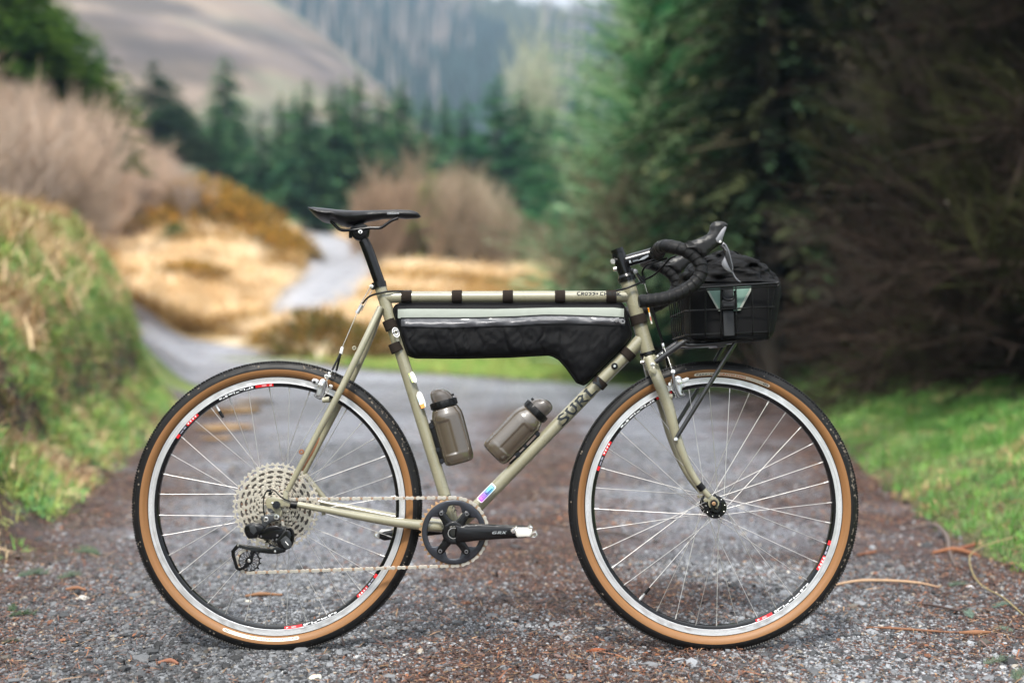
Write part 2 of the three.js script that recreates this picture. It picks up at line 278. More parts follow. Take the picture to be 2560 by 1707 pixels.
{
  const mat = new THREE.MeshPhysicalMaterial({ color: 0xffffff, roughness: 0.6, specularIntensity: 0.5 });
  for (let s = 0; s < 3; s++) {
    const r = rng(100 + s);
    scatter('loose_gravel', lump(s + 1, 0, 0.5), mat, 40000, (o) => {
      const d = 2.3 + 7 * Math.pow(r(), 2.0), x = (r() * 2 - 1) * Math.min(0.46 * d + 0.1, 2.2), z = BACK - d, l = -tl0(x, z), rr = -tr0(x, z);
      if (l < -0.02 || rr < -0.02 || (d > 4.2 && r() < 0.75)) return null; const m = litterAt(x, z); if (r() < m * 0.8) return null;
      const big = r() < 0.012 ? 3.2 : r() < 0.06 ? 1.9 : 1, size = (0.0024 + 0.0036 * r() * r()) * big * (d > 4.5 ? 1.25 : 1);
      o.position.set(x, height(x, z) + 0.004 + size * 0.18, z); o.rotation.set(r() * 6, r() * 6, r() * 6); o.scale.set(size * (0.8 + 0.6 * r()), size * (0.45 + 0.35 * r()), size * (0.8 + 0.5 * r()));
      o.rotation.x *= 0.06; o.rotation.z *= 0.06;
      const k = (0.05 + 0.30 * Math.pow(r(), 1.8)) * (big > 1.5 ? 0.7 : 1) * lerp(0.72, 1.12, sstep(0.32, 0.62, fbm(x * 1.7, z * 1.7, 71))) * (1 - 0.3 * Math.exp(-Math.pow((x + 0.85) / 0.25, 2))), w = r(); return w > 0.94 ? [k * 1.5, k * 1.35, k * 1.15] : [k * 0.96, k, k * 1.07];
    });
  }
  const shard = geo([-1, 0, -0.35, -0.3, 0.12, -0.5, 0.5, 0.05, -0.4, 1, 0.1, 0, 0.4, 0.02, 0.45, -0.5, 0.14, 0.4], [0, 1, 5, 1, 2, 5, 2, 4, 5, 2, 3, 4], new Array(12).fill(0));
  const needle = geo([-1, 0, -0.06, -1, 0, 0.06, 0, 0.07, 0.07, 0, 0.07, -0.07, 1, 0, 0.04, 1, 0, -0.04], [0, 1, 2, 0, 2, 3, 3, 2, 4, 3, 4, 5], new Array(12).fill(0));
  const lm = new THREE.MeshPhysicalMaterial({ color: 0xffffff, roughness: 0.5, specularIntensity: 0.5 });
  const tones = [[0.14, 0.062, 0.036], [0.085, 0.044, 0.032], [0.20, 0.085, 0.045], [0.045, 0.026, 0.021], [0.26, 0.16, 0.09], [0.11, 0.07, 0.062], [0.045, 0.03, 0.027], [0.07, 0.042, 0.035]];
  [[shard, 46000, 0.004, 0.009], [needle, 80000, 0.008, 0.020]].forEach(([g, n, a, b], s) => {
    const r = rng(200 + s);
    scatter('leaf_litter', g, lm, n, (o) => {
      const d = 2.3 + 11 * Math.pow(r(), 1.7), x = (r() * 2 - 1) * (0.47 * d + 0.1), z = BACK - d, l = -tl0(x, z), rr = -tr0(x, z);
      if (l < -0.45 || rr < -0.6) return null; if (r() > litterAt(x, z) * 1.2 + 0.025) return null;
      const size = (a + (b - a) * r() * r()) * (d > 5 ? 1.5 : 1) * (r() < 0.02 ? 2.2 : 1);
      o.position.set(x, height(x, z) + 0.007 + 0.006 * r(), z); o.rotation.set((r() - 0.5) * 0.7, r() * 6.3, (r() - 0.5) * 0.5); o.scale.set(size, size * 0.8, size * (0.7 + 0.6 * r()));
      const t = tones[Math.floor(r() * tones.length)], k = 0.7 + 0.6 * r(); return [t[0] * k, t[1] * k, t[2] * k];
    });
  });
}
function tuft(seed, blades, spread, lean, wide) {
  const r = rng(seed), pos = [], idx = [];
  for (let b = 0; b < blades; b++) {
    const a = r() * 6.283, ca = Math.cos(a), sa = Math.sin(a), h = 0.55 + 0.45 * r(), l = lean * (0.3 + r()), ox = (r() - 0.5) * spread, oz = (r() - 0.5) * spread, w = wide * (0.7 + 0.6 * r());
    const q = pos.length / 3;
    for (const [t, ww] of [[0, 1], [0.45, 0.8], [0.8, 0.45]]) { const bx = ox + ca * l * t * t, bz = oz + sa * l * t * t, y = h * t * (1 - 0.25 * l * t); pos.push(bx - sa * w * ww, y, bz + ca * w * ww, bx + sa * w * ww, y, bz - ca * w * ww); }
    pos.push(ox + ca * l, h * (1 - 0.25 * l), oz + sa * l);
    idx.push(q, q + 1, q + 2, q + 1, q + 3, q + 2, q + 2, q + 3, q + 4, q + 3, q + 5, q + 4, q + 4, q + 5, q + 6);
  }
  return geo(pos, idx);
}
const bladeMat = phys(1, 1, 1, 0.6, 0, { transmission: 0.25, specularIntensity: 0.6 });
{
  const lawn = tuft(1, 9, 1.0, 0.45, 0.035), wild = tuft(2, 10, 0.9, 0.9, 0.03), tall = tuft(3, 12, 0.5, 0.7, 0.02);
  const greens = [[0.22, 0.44, 0.11], [0.34, 0.50, 0.12], [0.17, 0.38, 0.14], [0.45, 0.50, 0.15]], dry = [[0.66, 0.50, 0.31], [0.55, 0.38, 0.20], [0.38, 0.24, 0.12]];
  const pick = (a, r) => a[Math.floor(r() * a.length)], tint = (c, r) => { const k = 0.7 + 0.6 * r(); return [c[0] * k, c[1] * k, c[2] * k]; };
  let r = rng(301);
  scatter('bank_grass', wild, bladeMat, 46000, (o) => {
    const d = 3.2 + 10.5 * r(), t = 2.6 * Math.pow(r(), 1.5) - 0.05, x = pl(XL, d) - t, z = BACK - d; if (d > 13.7 || x < -0.50 * d - 0.3) return null;
    const bare = Math.max(sstep(0.46, 0.6, fbm(x * 2.1, z * 2.1, 20)) * (1 - sstep(0.5, 1.1, t)), sstep(0.40, 0.52, fbm(x * 2.6, z * 2.6, 27)) * Math.exp(-Math.pow((t - 0.38) / 0.10, 2))); if (r() < bare * 0.9 || (t < 0.3 && r() < 0.9 - 2 * t)) return null;
    const isDry = r() < 0.10 + 0.75 * sstep(0.57, 0.68, fbm(x * 1.3, z * 1.3, 3)) + 0.25 * bare + 0.25 * sstep(0.9, 1.4, t), s = (0.032 + 0.045 * r()) * (isDry ? 1.15 : 1) * (t > 1 ? 1.5 : 1);
    o.position.set(x, height(x, z) - 0.01, z); o.rotation.set((r() - 0.5) * 1.5, r() * 6.3, (r() - 0.5) * 1.5); o.scale.set(s * 1.3, s * (0.7 + 0.5 * r()), s * 1.3); return tint(pick(isDry ? dry : greens, r), r);
  });
  r = rng(302);
  scatter('bank_tussock', tall, bladeMat, 900, (o) => {
    const d = 4.5 + 8 * r(), t = 0.5 + 2.6 * r(), x = pl(XL, d) - t, z = BACK - d; if (d > 12.6) return null; const s = 0.16 + 0.22 * r();
    o.position.set(x, height(x, z) - 0.02, z); o.rotation.set((r() - 0.5) * 0.5, r() * 6.3, 0.4 * r()); o.scale.setScalar(s); return tint(pick(dry, r), r);
  });
  r = rng(303);
  scatter('verge_grass', lawn, bladeMat, 30000, (o) => {
    const d = 3.2 + 16 * Math.pow(r(), 1.3), t = 3.2 * Math.pow(r(), 1.2), x = pl(XR, d) + t, z = BACK - d; if (x > 0.52 * d + 0.4 || d > 20) return null;
    const edge = 0.22 + 0.6 * fbm(x * 2, z * 2, 51); if (t < edge && r() > 0.1) return null; if (r() < sstep(1.1, 1.8, t - 0.05 * d)) return null;
    const s = (0.026 + 0.04 * r()) * (0.55 + 1.0 * fbm(x * 3.1, z * 3.1, 53)), isDry = r() < 0.04 + 0.3 * sstep(0.58, 0.7, fbm(x * 2.2, z * 2.2, 54)); o.position.set(x, height(x, z) - 0.006, z); o.rotation.set((r() - 0.5) * 1.0, r() * 6.3, (r() - 0.5) * 1.0); o.scale.set(s * 1.3, s * (0.8 + 0.5 * r()), s * 1.3);
    return isDry ? tint(dry[1], r) : tint(pick([[0.095, 0.24, 0.04], [0.16, 0.32, 0.06], [0.08, 0.20, 0.045]], r), r);
  });
  r = rng(304);
  scatter('far_verge_grass', lawn, bladeMat, 9000, (o) => {
    const d = 20.5 + 9 * r(), x = pl(XR, d) + 0.2 + 9 * Math.pow(r(), 1.3), z = BACK - d; const px = 1280 + x / d * F; if (px > 1950) return null;
    const s = 0.10 + 0.12 * r(); o.position.set(x, height(x, z) - 0.02, z); o.rotation.set((r() - 0.5) * 0.5, r() * 6.3, 0); o.scale.setScalar(s);
    return tint(r() < 0.2 ? [0.5, 0.40, 0.15] : pick([[0.30, 0.46, 0.10], [0.38, 0.50, 0.13], [0.24, 0.40, 0.09]], r), r);
  });
  r = rng(305);
  scatter('moor_grass', tall, bladeMat, 15000, (o) => {
    const d = 27 + 38 * r(), px = 150 + 1250 * r(), x = (px - 1280) / F * d, z = BACK - d, h = height(x, z);
    for (const [cx, cd, w] of [[770, 37, 1.55], [785, 38.5, 1.55], [800, 40, 1.55], [825, 42.5, 1.55], [850, 45, 1.55], [858, 47, 1.55], [862, 49, 1.55], [850, 51.5, 1.55], [838, 54, 1.55], [819, 57.5, 1.55], [800, 61, 1.55], [783, 65, 1.55], [765, 69, 1.55]]) if (Math.hypot(x - (cx - 1280) / F * cd, (z - (BACK - cd)) * 0.6) < w) return null;
    if (tr0(x, z) < 0.3 && d < 34) return null;
    const s = 0.4 + 0.45 * r(), n = fbm(x * 0.35, z * 0.35, 5); o.position.set(x, h - 0.05, z); o.rotation.set((r() - 0.5) * 0.5, r() * 6.3, (r() - 0.5) * 0.5); o.scale.set(s * 1.3, s, s * 1.3);
    return tint(n > 0.56 ? [0.50, 0.33, 0.12] : pick([[0.86, 0.70, 0.48], [0.80, 0.62, 0.39], [0.88, 0.76, 0.56]], r), r);
  });
}
// ---------------------------------------------------------------- hills
const hillTex = dataTex(256, (u, v) => { const n = tfbm(u, v, 6, 91, 5), k = 0.6 + 0.8 * n; return [k, k, k]; });
{
  const prof = (crest, base, d0, d1, dEnd) => (u, v, px0, px1) => {
    const px = lerp(px0, px1, u), d = v < 0.8 ? lerp(d0, d1, v / 0.8) : lerp(d1, dEnd, (v - 0.8) / 0.2), x = (px - 1280) / F * d, z = BACK - d, k = v < 0.8 ? v / 0.8 : 1 - (v - 0.8) / 0.2 * 0.7;
    const top = EYE + (853.5 - pl(crest, px)) / F * d1, bot = pl(base, px);
    return V(x, lerp(bot, top, Math.pow(k, 0.92)) + (fbm(x * 0.012, z * 0.012, 2) - 0.5) * 14 * k * (1 - k * 0.6), z);
  };
  const mat = new THREE.MeshStandardMaterial({ vertexColors: true, roughness: 1, map: hillTex });
  const heath = prof([[-2500, -700], [-500, -350], [200, -190], [600, -40], [690, 5], [800, 80], [950, 205], [1010, 262], [1100, 330], [1300, 420]], [[-2500, 16], [0, 14], [900, 11], [1300, 8]], 135, 400, 520);
  mesh('heath_hill', sheet(160, 90, (u, v) => heath(u, v, -2500, 1300), (x, z, p) => {
    const n = fbm(x * 0.03, z * 0.03, 6), n2 = fbm(x * 0.04 + 7, p.y * 0.07, 12), n3 = fbm(x * 0.05, p.y * 0.10, 19);
    let c = mixc([0.145, 0.108, 0.08], [0.095, 0.072, 0.062], sstep(0.42, 0.6, n2)); c = mixc(c, [0.19, 0.145, 0.105], sstep(0.5, 0.66, n)); c = mixc(c, [0.10, 0.115, 0.07], sstep(0.56, 0.66, n3) * 0.6); c = mixc(c, [0.10, 0.08, 0.075], sstep(0.56, 0.66, n2) * 0.6); const k = 0.5 + 0.75 * sstep(0.36, 0.64, fbm(x * 0.09, p.y * 0.2, 4)); return c.map((q) => q * k);
  }, 0.02), mat).userData.kind = 'structure';
  const wooded = prof([[-1500, -500], [400, -230], [900, -30], [1150, 55], [1290, 78], [1400, 92], [1540, 78], [1800, 10], [2600, -220], [4500, -500]], [[-1500, 30], [4500, 30]], 300, 640, 800);
  const W = (u, v) => wooded(u, v, -1500, 4500);
  mesh('wooded_hill', sheet(120, 60, W, (x, z) => { const n = noise(x * 0.02, z * 0.02); return [0.035 + 0.02 * n, 0.045 + 0.02 * n, 0.04]; }, 0.02), mat).userData.kind = 'structure';
  const spire = new THREE.ConeGeometry(0.2, 1, 6, 3); spire.translate(0, 0.5, 0); { const p = spire.attributes.position; for (let i = 0; i < p.count; i++) { const k = 0.75 + 0.5 * noise(p.getX(i) * 40, p.getY(i) * 9, p.getZ(i) * 40); p.setX(i, p.getX(i) * k); p.setZ(i, p.getZ(i) * k); } spire.computeVertexNormals(); }
  const sm = new THREE.MeshStandardMaterial({ color: 0xffffff, roughness: 1 }), r = rng(401);
  scatter('hillside_conifer_forest', spire, sm, 9000, (o) => {
    const u = 0.28 + 0.42 * r(), v = 0.78 * Math.pow(r(), 0.8), p = W(u, v), s = 13 + 8 * r(); o.position.copy(p); o.position.y -= 1; o.rotation.set(0, r() * 6, 0); o.scale.set(s * 1.1, s, s * 1.1);
    const n = fbm(p.x * 0.02, p.y * 0.02, 4), k = 0.7 + 0.5 * r(); return n > 0.58 ? [0.06 * k, 0.075 * k, 0.05 * k] : [0.022 * k, 0.042 * k, 0.04 * k];
  });
  const pole = new THREE.ConeGeometry(0.06, 1, 5, 1); pole.translate(0, 0.5, 0);
  scatter('hillside_bare_larches', pole, sm, 420, (o) => {
    const u = 0.33 + 0.25 * r(), v = 0.1 + 0.66 * r(), p = W(u, v); if (fbm(p.x * 0.03, 7, 3) < 0.5) return null; const s = 20 + 14 * r(); o.position.copy(p); o.rotation.set(0, r() * 6, 0); o.scale.set(s * 0.8, s, s * 0.8); const k = 0.8 + 0.4 * r(); return [0.20 * k, 0.18 * k, 0.165 * k];
  });
}
// ---------------------------------------------------------------- trees and shrubs
const leafMat = phys(1, 1, 1, 0.75, 0, { vertexColors: true, transmission: 0.35, specularIntensity: 0.25 });
const barkMat = std(0.05, 0.04, 0.03, 0.95);
// conifer crown of whorls of drooping, feathered branches; returns crown and trunk geometry for height 1
function coniferGeo(seed, { whorls = 34, per = 7, width = 0.2, droop = 0.25, bare = 0.05, sprigs = 7, wind = 0, tones = [[0.03, 0.075, 0.04], [0.05, 0.11, 0.055], [0.075, 0.14, 0.07]], fan = 0.3 }) {
  const r = rng(seed), pos = [], idx = [], col = [];
  const leaf = (p, dir, side, len, w, c) => { const q = pos.length / 3, m = p.clone().addScaledVector(dir, len * 0.45), e = p.clone().addScaledVector(dir, len), a = m.clone().addScaledVector(side, w), b = m.clone().addScaledVector(side, -w); for (const v of [p, a, e, b]) { pos.push(v.x, v.y, v.z); const k = v === e ? 1.25 : 1; col.push(c[0] * k, c[1] * k, c[2] * k); } idx.push(q, q + 1, q + 2, q, q + 2, q + 3); };
  for (let i = 0; i < whorls; i++) {
    const t = i / (whorls - 1), y = bare + (1 - bare) * Math.pow(t, 0.9), R = width * Math.pow(1 - t, 0.75) * (0.8 + 0.2 * r()) + 0.008, n = Math.max(3, Math.round(per * (0.6 + 0.6 * (1 - t))));
    for (let k = 0; k < n; k++) {
      const a = r() * 6.283, L = R * (0.6 + 0.55 * r()), ca = Math.cos(a), sa = Math.sin(a), base = V(0, y + (r() - 0.5) * 0.02, 0), tone = tones[Math.floor(r() * tones.length)], kk = 0.75 + 0.5 * r(), c = tone.map((x) => x * kk);
      for (let s = 0; s < sprigs; s++) {
        const f = (s + 0.7) / sprigs, p = base.clone().add(V(ca * L * f + wind * L * f * f, L * (0.18 * f - droop * f * f * 1.6), sa * L * f)), sl = L * fan * (1.15 - 0.6 * f) * (0.8 + 0.5 * r());
        for (const sg of [-1, 1]) { const d = V(ca * 0.75 - sa * sg * 0.75 + wind * 0.5, -droop * (0.5 + f) + (r() - 0.5) * 0.5, sa * 0.75 + ca * sg * 0.75).normalize(); leaf(p, d, V(-d.z, 0.4 * (r() - 0.5), d.x).normalize(), sl, sl * 0.2, c); }
      }
      leaf(base, V(ca, -droop * 0.6, sa).normalize(), V(-sa, 0.3, ca), L, L * Math.min(0.12, fan * 0.2), c);
      leaf(base.clone().add(V(ca * L * 0.8, -droop * L, sa * L * 0.8)), V(ca + wind, -droop * 2, sa).normalize(), V(-sa, 0.3, ca), L * Math.min(0.35, fan), L * Math.min(0.07, fan * 0.2), c);
    }
  }
  return [geo(pos, idx, null, col), pipe([V(0, -0.03, 0), V(wind * 0.02, 0.5, 0), V(0, 0.98, 0)], [0.018, 0.011, 0.002], { n: 8, seg: 7, cap: false })];
}
// a many-stemmed bare shrub or the bare crown of a tree, height 1
function bareGeo(seed, { stems = 9, spread = 0.35, twigs = 16, r0 = 0.006, up = 0.9, fine = 5, curl = 0.25, minR = 0.0011 }) {
  const r = rng(seed), pos = [], idx = [];
  const stick = (a, b, ra, rb) => { const d = b.clone().sub(a).normalize(), s = Math.abs(d.y) < 0.9 ? V(0, 1, 0).cross(d).normalize() : V(1, 0, 0).cross(d).normalize(), t = d.clone().cross(s), q = pos.length / 3; for (const [p, rr] of [[a, ra], [b, rb]]) for (let k = 0; k < 3; k++) { const an = k * 2.094, v = p.clone().addScaledVector(s, Math.cos(an) * rr).addScaledVector(t, Math.sin(an) * rr); pos.push(v.x, v.y, v.z); } for (let k = 0; k < 3; k++) { const j = (k + 1) % 3; idx.push(q + k, q + j, q + 3 + k, q + j, q + 3 + j, q + 3 + k); } };
  for (let i = 0; i < stems; i++) {
    const a = r() * 6.283, lean = spread * (0.25 + 0.75 * r()), H = 0.6 + 0.4 * r(), pts = [V((r() - 0.5) * 0.08, 0, (r() - 0.5) * 0.08)];
    for (let k = 1; k <= 6; k++) { const f = k / 6; pts.push(V(Math.cos(a) * lean * f + (r() - 0.5) * curl * 0.25, H * f * up, Math.sin(a) * lean * f + (r() - 0.5) * curl * 0.25)); }
    for (let k = 0; k < 6; k++) stick(pts[k], pts[k + 1], r0 * (1 - k / 6.5), r0 * (1 - (k + 1) / 6.5));
    for (let w = 0; w < twigs; w++) {
      const f = 1 + Math.floor(r() * 5), p = pts[f].clone().lerp(pts[f + 1] ?? pts[f], r()), d = V(r() - 0.5, 0.15 + 0.6 * r(), r() - 0.5).normalize(), L = 0.1 + 0.2 * r(), e = p.clone().addScaledVector(d, L);
      stick(p, e, Math.max(minR, r0 * 0.35), minR);
      for (let z = 0; z < fine; z++) { const q = p.clone().lerp(e, 0.2 + 0.8 * r()), dd = d.clone().add(V(r() - 0.5, r() * 0.6 - 0.1, r() - 0.5)).normalize(); stick(q, q.clone().addScaledVector(dd, 0.05 + 0.1 * r()), minR, minR * 0.5); }
    }
  }
  return geo(pos, idx);
}
const deepTones = [[0.05, 0.17, 0.065], [0.10, 0.26, 0.11], [0.18, 0.34, 0.145], [0.05, 0.18, 0.09]];
const spruce = [11, 12, 13].map((s) => coniferGeo(s, { whorls: 40, per: 9, width: 0.21, droop: 0.22, sprigs: 5, tones: deepTones, fan: 0.42 }));
function conifer(px, d, h, variant, label, wide = 1, geos = spruce, turn = 0, sink = 0, mat = leafMat, group) {
  const p = at(px, d), g = grp('conifer_tree'); g.position.copy(p); g.position.y -= sink; g.scale.set(h * wide, h, h * wide); g.rotation.y = turn; tag(g, label, 'tree', group);
  mesh('crown', geos[variant][0], mat, g); mesh('trunk', geos[variant][1], barkMat, g); return g;
}
// the dark row across the valley
const ordinals = ['first', 'second', 'third', 'fourth', 'fifth', 'sixth', 'seventh', 'eighth', 'ninth', 'tenth', 'eleventh', 'twelfth'];
[[535, 68, 235], [590, 71, 262], [650, 67, 268], [700, 72, 226], [765, 66, 188], [830, 69, 196], [893, 71, 168], [948, 74, 212], [1005, 77, 190], [1062, 80, 232], [1110, 82, 226]].forEach(([px, d, top], i) => {
  const b = at(px, d), h = EYE + (853.5 - top) / F * d - b.y; conifer(px, d, h, i % 3, `${ordinals[i]} tree from the left in the dark conifer row across the valley`, 1.4, spruce, i * 1.7);
});
{
  const r = rng(77), back = [[560, 86], [735, 87], [860, 86], [985, 90]];
  back.forEach(([px, d], i) => { conifer(px, d, 9.5 + 1.5 * r(), (i + 1) % 3, `dark conifer deeper in the row, behind the gap right of the ${ordinals[[0, 3, 5, 7][i]]} front tree`, 1.6, spruce, i); });
}
const fresh = coniferGeo(21, { whorls: 22, per: 6, width: 0.27, droop: 0.1, sprigs: 4, tones: [[0.22, 0.38, 0.07], [0.30, 0.42, 0.08], [0.14, 0.28, 0.06]], fan: 0.45 });
conifer(1070, 52, 4.4, 0, 'small bright yellow-green young conifer among reddish bare shrubs', 1.3, [fresh], 1);
const yellow = coniferGeo(22, { whorls: 40, per: 10, width: 0.3, droop: 0.05, bare: 0.5, sprigs: 6, tones: [[0.08, 0.17, 0.035], [0.15, 0.25, 0.05], [0.04, 0.10, 0.03]], fan: 0.3 });
conifer(20, 27, 6.6, 0, 'green conifer at the left edge above the bare thicket', 1.3, [yellow], 0);
conifer(105, 29, 6.6, 0, 'green conifer above the thicket, second from the left edge', 1.2, [yellow], 2);
conifer(175, 31, 5.6, 0, 'green conifer above the thicket, third from the left edge', 1.2, [yellow], 4);
conifer(250, 62, 7.2, 1, 'small dark conifer between the green trees and the rounded pine', 1.2, spruce, 1);
const pine = coniferGeo(23, { whorls: 20, per: 12, width: 0.4, droop: 0.0, bare: 0.3, sprigs: 6, tones: [[0.045, 0.10, 0.06], [0.07, 0.14, 0.075]], fan: 0.4 });
conifer(385, 64, 6.7, 0, 'rounded dark pine standing above the end of the thicket', 1, [pine], 0);
conifer(445, 65, 4.9, 0, 'lower dark pine just right of the rounded pine', 1.1, [pine], 2);
const blue = [31, 32].map((s) => coniferGeo(s, { whorls: 30, per: 7, width: 0.24, droop: 0.15, sprigs: 5, wind: -0.15, tones: [[0.045, 0.19, 0.09], [0.09, 0.29, 0.13], [0.03, 0.12, 0.06], [0.16, 0.36, 0.17]], fan: 0.45 }));
[[1160, 66, 235, 'bluish spruce left-most of the group beyond the grey shrubs'], [1245, 69, 175, 'tallest bluish spruce of the group beyond the grey shrubs'], [1310, 67, 205, 'bluish spruce in the middle of the group beyond the grey shrubs'], [1370, 64, 250, 'bluish spruce nearest the tall overhanging trees'], [1440, 60, 210, 'bluish spruce pressed against the tall overhanging trees']].forEach(([px, d, top, label], i) => {
  const b = at(px, d), h = EYE + (853.5 - top) / F * d - b.y; conifer(px, d, h, i % 2, label, 1.7, blue, i * 2);
});
// tall overhanging trees on the right
const big = [41, 42].map((s) => coniferGeo(s, { whorls: 52, per: 10, width: 0.27, droop: -0.06, bare: 0.03, sprigs: 18, wind: -0.22, tones: [[0.06, 0.21, 0.10], [0.13, 0.32, 0.15], [0.30, 0.46, 0.25], [0.42, 0.53, 0.33]], fan: 0.14 }));
[[1590, 27, 10.5, 1.0, 'tall sweeping conifer with its drooping left side against the hill'], [1490, 30, 6.6, 1.1, 'shorter sweeping conifer under the tall one beside the hill'], [1690, 24, 12, 1.0, 'tall sweeping conifer behind the handlebars, second in the wood edge'], [1790, 22, 11, 1, 'tall sweeping conifer above the basket, third in the wood edge'], [1640, 20.5, 9, 1, 'nearer sweeping conifer between the first and second of the wood edge'], [1905, 21, 11, 1, 'sweeping conifer where the green trees meet the dark wood']].forEach(([px, d, h, w, label], i) => conifer(px, d, h, i % 2, label, w, big, 0.6 * i + 0.3));
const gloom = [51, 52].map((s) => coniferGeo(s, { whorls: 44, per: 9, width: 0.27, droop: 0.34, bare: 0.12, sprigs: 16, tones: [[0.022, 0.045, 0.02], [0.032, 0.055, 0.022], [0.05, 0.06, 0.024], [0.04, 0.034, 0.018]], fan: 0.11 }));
{
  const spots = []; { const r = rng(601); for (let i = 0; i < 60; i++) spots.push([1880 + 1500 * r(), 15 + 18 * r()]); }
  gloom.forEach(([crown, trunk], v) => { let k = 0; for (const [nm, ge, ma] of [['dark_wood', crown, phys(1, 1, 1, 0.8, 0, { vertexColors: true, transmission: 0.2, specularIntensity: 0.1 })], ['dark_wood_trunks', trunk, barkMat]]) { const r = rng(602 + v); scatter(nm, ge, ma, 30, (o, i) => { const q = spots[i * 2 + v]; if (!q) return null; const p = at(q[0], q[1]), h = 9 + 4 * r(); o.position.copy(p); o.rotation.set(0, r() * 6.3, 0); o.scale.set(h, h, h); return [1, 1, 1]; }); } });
}
// thickets that read as one mass of bare twigs
const twig = [61, 62, 63].map((s) => bareGeo(s, { stems: 11, spread: 0.42, twigs: 20, fine: 5 }));
const birch = [66, 67, 68].map((s) => bareGeo(s, { stems: 16, spread: 0.4, twigs: 26, fine: 6, r0: 0.005, minR: 0.0015 }));
const bareMat = new THREE.MeshPhysicalMaterial({ color: 0xffffff, roughness: 0.9, specularIntensity: 0.12 });
function thicket(name, geos, n, seed, place) { geos.forEach((g, i) => { const r = rng(seed + i); scatter(name, g, bareMat, Math.ceil(n / geos.length), (o) => { const q = place(r); if (!q) return null; const [px, d, h, w, c] = q, p = at(px, d); o.position.copy(p); o.position.y -= 0.05; o.rotation.set((r() - 0.5) * 0.12, r() * 6.3, (r() - 0.5) * 0.12); o.scale.set(h * w, h, h * w); const k = 0.8 + 0.4 * r(); return [c[0] * k, c[1] * k, c[2] * k]; }); }); }
const leftTop = [[-400, 90], [0, 245], [150, 255], [250, 290], [330, 345], [400, 395], [470, 430], [530, 450], [565, 520]];
thicket('birch_thicket', birch, 150, 501, (r) => { const far = r() < 0.45, px = far ? 190 + 350 * r() : -300 + 460 * r(), d = far ? 40 + 18 * r() : 14.5 + 15 * r(), b = at(px, d), top = pl(leftTop, px) + 70 * (r() - 0.35), h = EYE + (853.5 - top) / F * d - b.y; if (h < 0.6 || (far && d < 48 && px > 280)) return null; return [px, d, h, 0.75, r() < 0.7 ? [0.50, 0.37, 0.28] : [0.42, 0.33, 0.27]]; });
const scrubTop = [[860, 540], [930, 440], [1000, 365], [1040, 420], [1100, 440], [1150, 415], [1220, 450], [1300, 520], [1420, 610]];
thicket('valley_scrub', twig, 170, 511, (r) => {
  const px = 880 + 560 * r(), d = 50 + 14 * r(), b = at(px, d), n = noise(px * 0.012, d * 0.25, 3), top = pl(scrubTop, px) + 130 * r() * r() + 110 * (noise(px * 0.022, d * 0.3, 9) - 0.4), h = EYE + (853.5 - top) / F * d - b.y, red = 1 - sstep(1000, 1160, px + 160 * (n - 0.5)), q = r();
  if (h < 0.5) return null; const c = mixc(q < 0.4 ? [0.26, 0.20, 0.14] : q < 0.72 ? [0.50, 0.41, 0.30] : [0.13, 0.12, 0.065], q < 0.6 ? [0.36, 0.25, 0.17] : [0.17, 0.115, 0.07], red); return [px, d, h * (0.8 + 0.3 * r()), 0.75, c];
});
thicket('woodland_edge_scrub', twig, 130, 531, (r) => { const px = 1400 + 620 * r(), d = 13.5 + 8 * r(), b = at(px, d); if (tr0(b.x, b.z) < 0.8) return null; const top = 330 + 330 * r() + (px < 1560 ? 130 : 0), h = EYE + (853.5 - top) / F * d - b.y; return h > 0.4 ? [px, d, h, 0.75, r() < 0.5 ? [0.30, 0.21, 0.145] : [0.24, 0.17, 0.12]] : null; });
const snag = [71, 72, 73].map((s) => bareGeo(s, { stems: 8, spread: 0.7, twigs: 20, fine: 6, curl: 0.9, r0: 0.007, minR: 0.0022 }));
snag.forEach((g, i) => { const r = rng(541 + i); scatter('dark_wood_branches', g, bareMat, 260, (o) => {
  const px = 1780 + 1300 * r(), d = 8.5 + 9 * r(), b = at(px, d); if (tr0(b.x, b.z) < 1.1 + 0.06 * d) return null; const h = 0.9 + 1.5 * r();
  o.position.copy(b); o.position.y += 3.6 * r() * r() + (r() < 0.3 ? 2 * r() : 0); o.rotation.set((r() - 0.5) * 3.2, r() * 6.3, (r() - 0.5) * 3.2); o.scale.set(h, h, h); const q = r(), k = 0.6 + 0.8 * r(), c = q < 0.45 ? [0.062, 0.066, 0.025] : q < 0.85 ? [0.06, 0.042, 0.032] : [0.12, 0.10, 0.08]; return c.map((x) => x * k * 0.42);
}); });
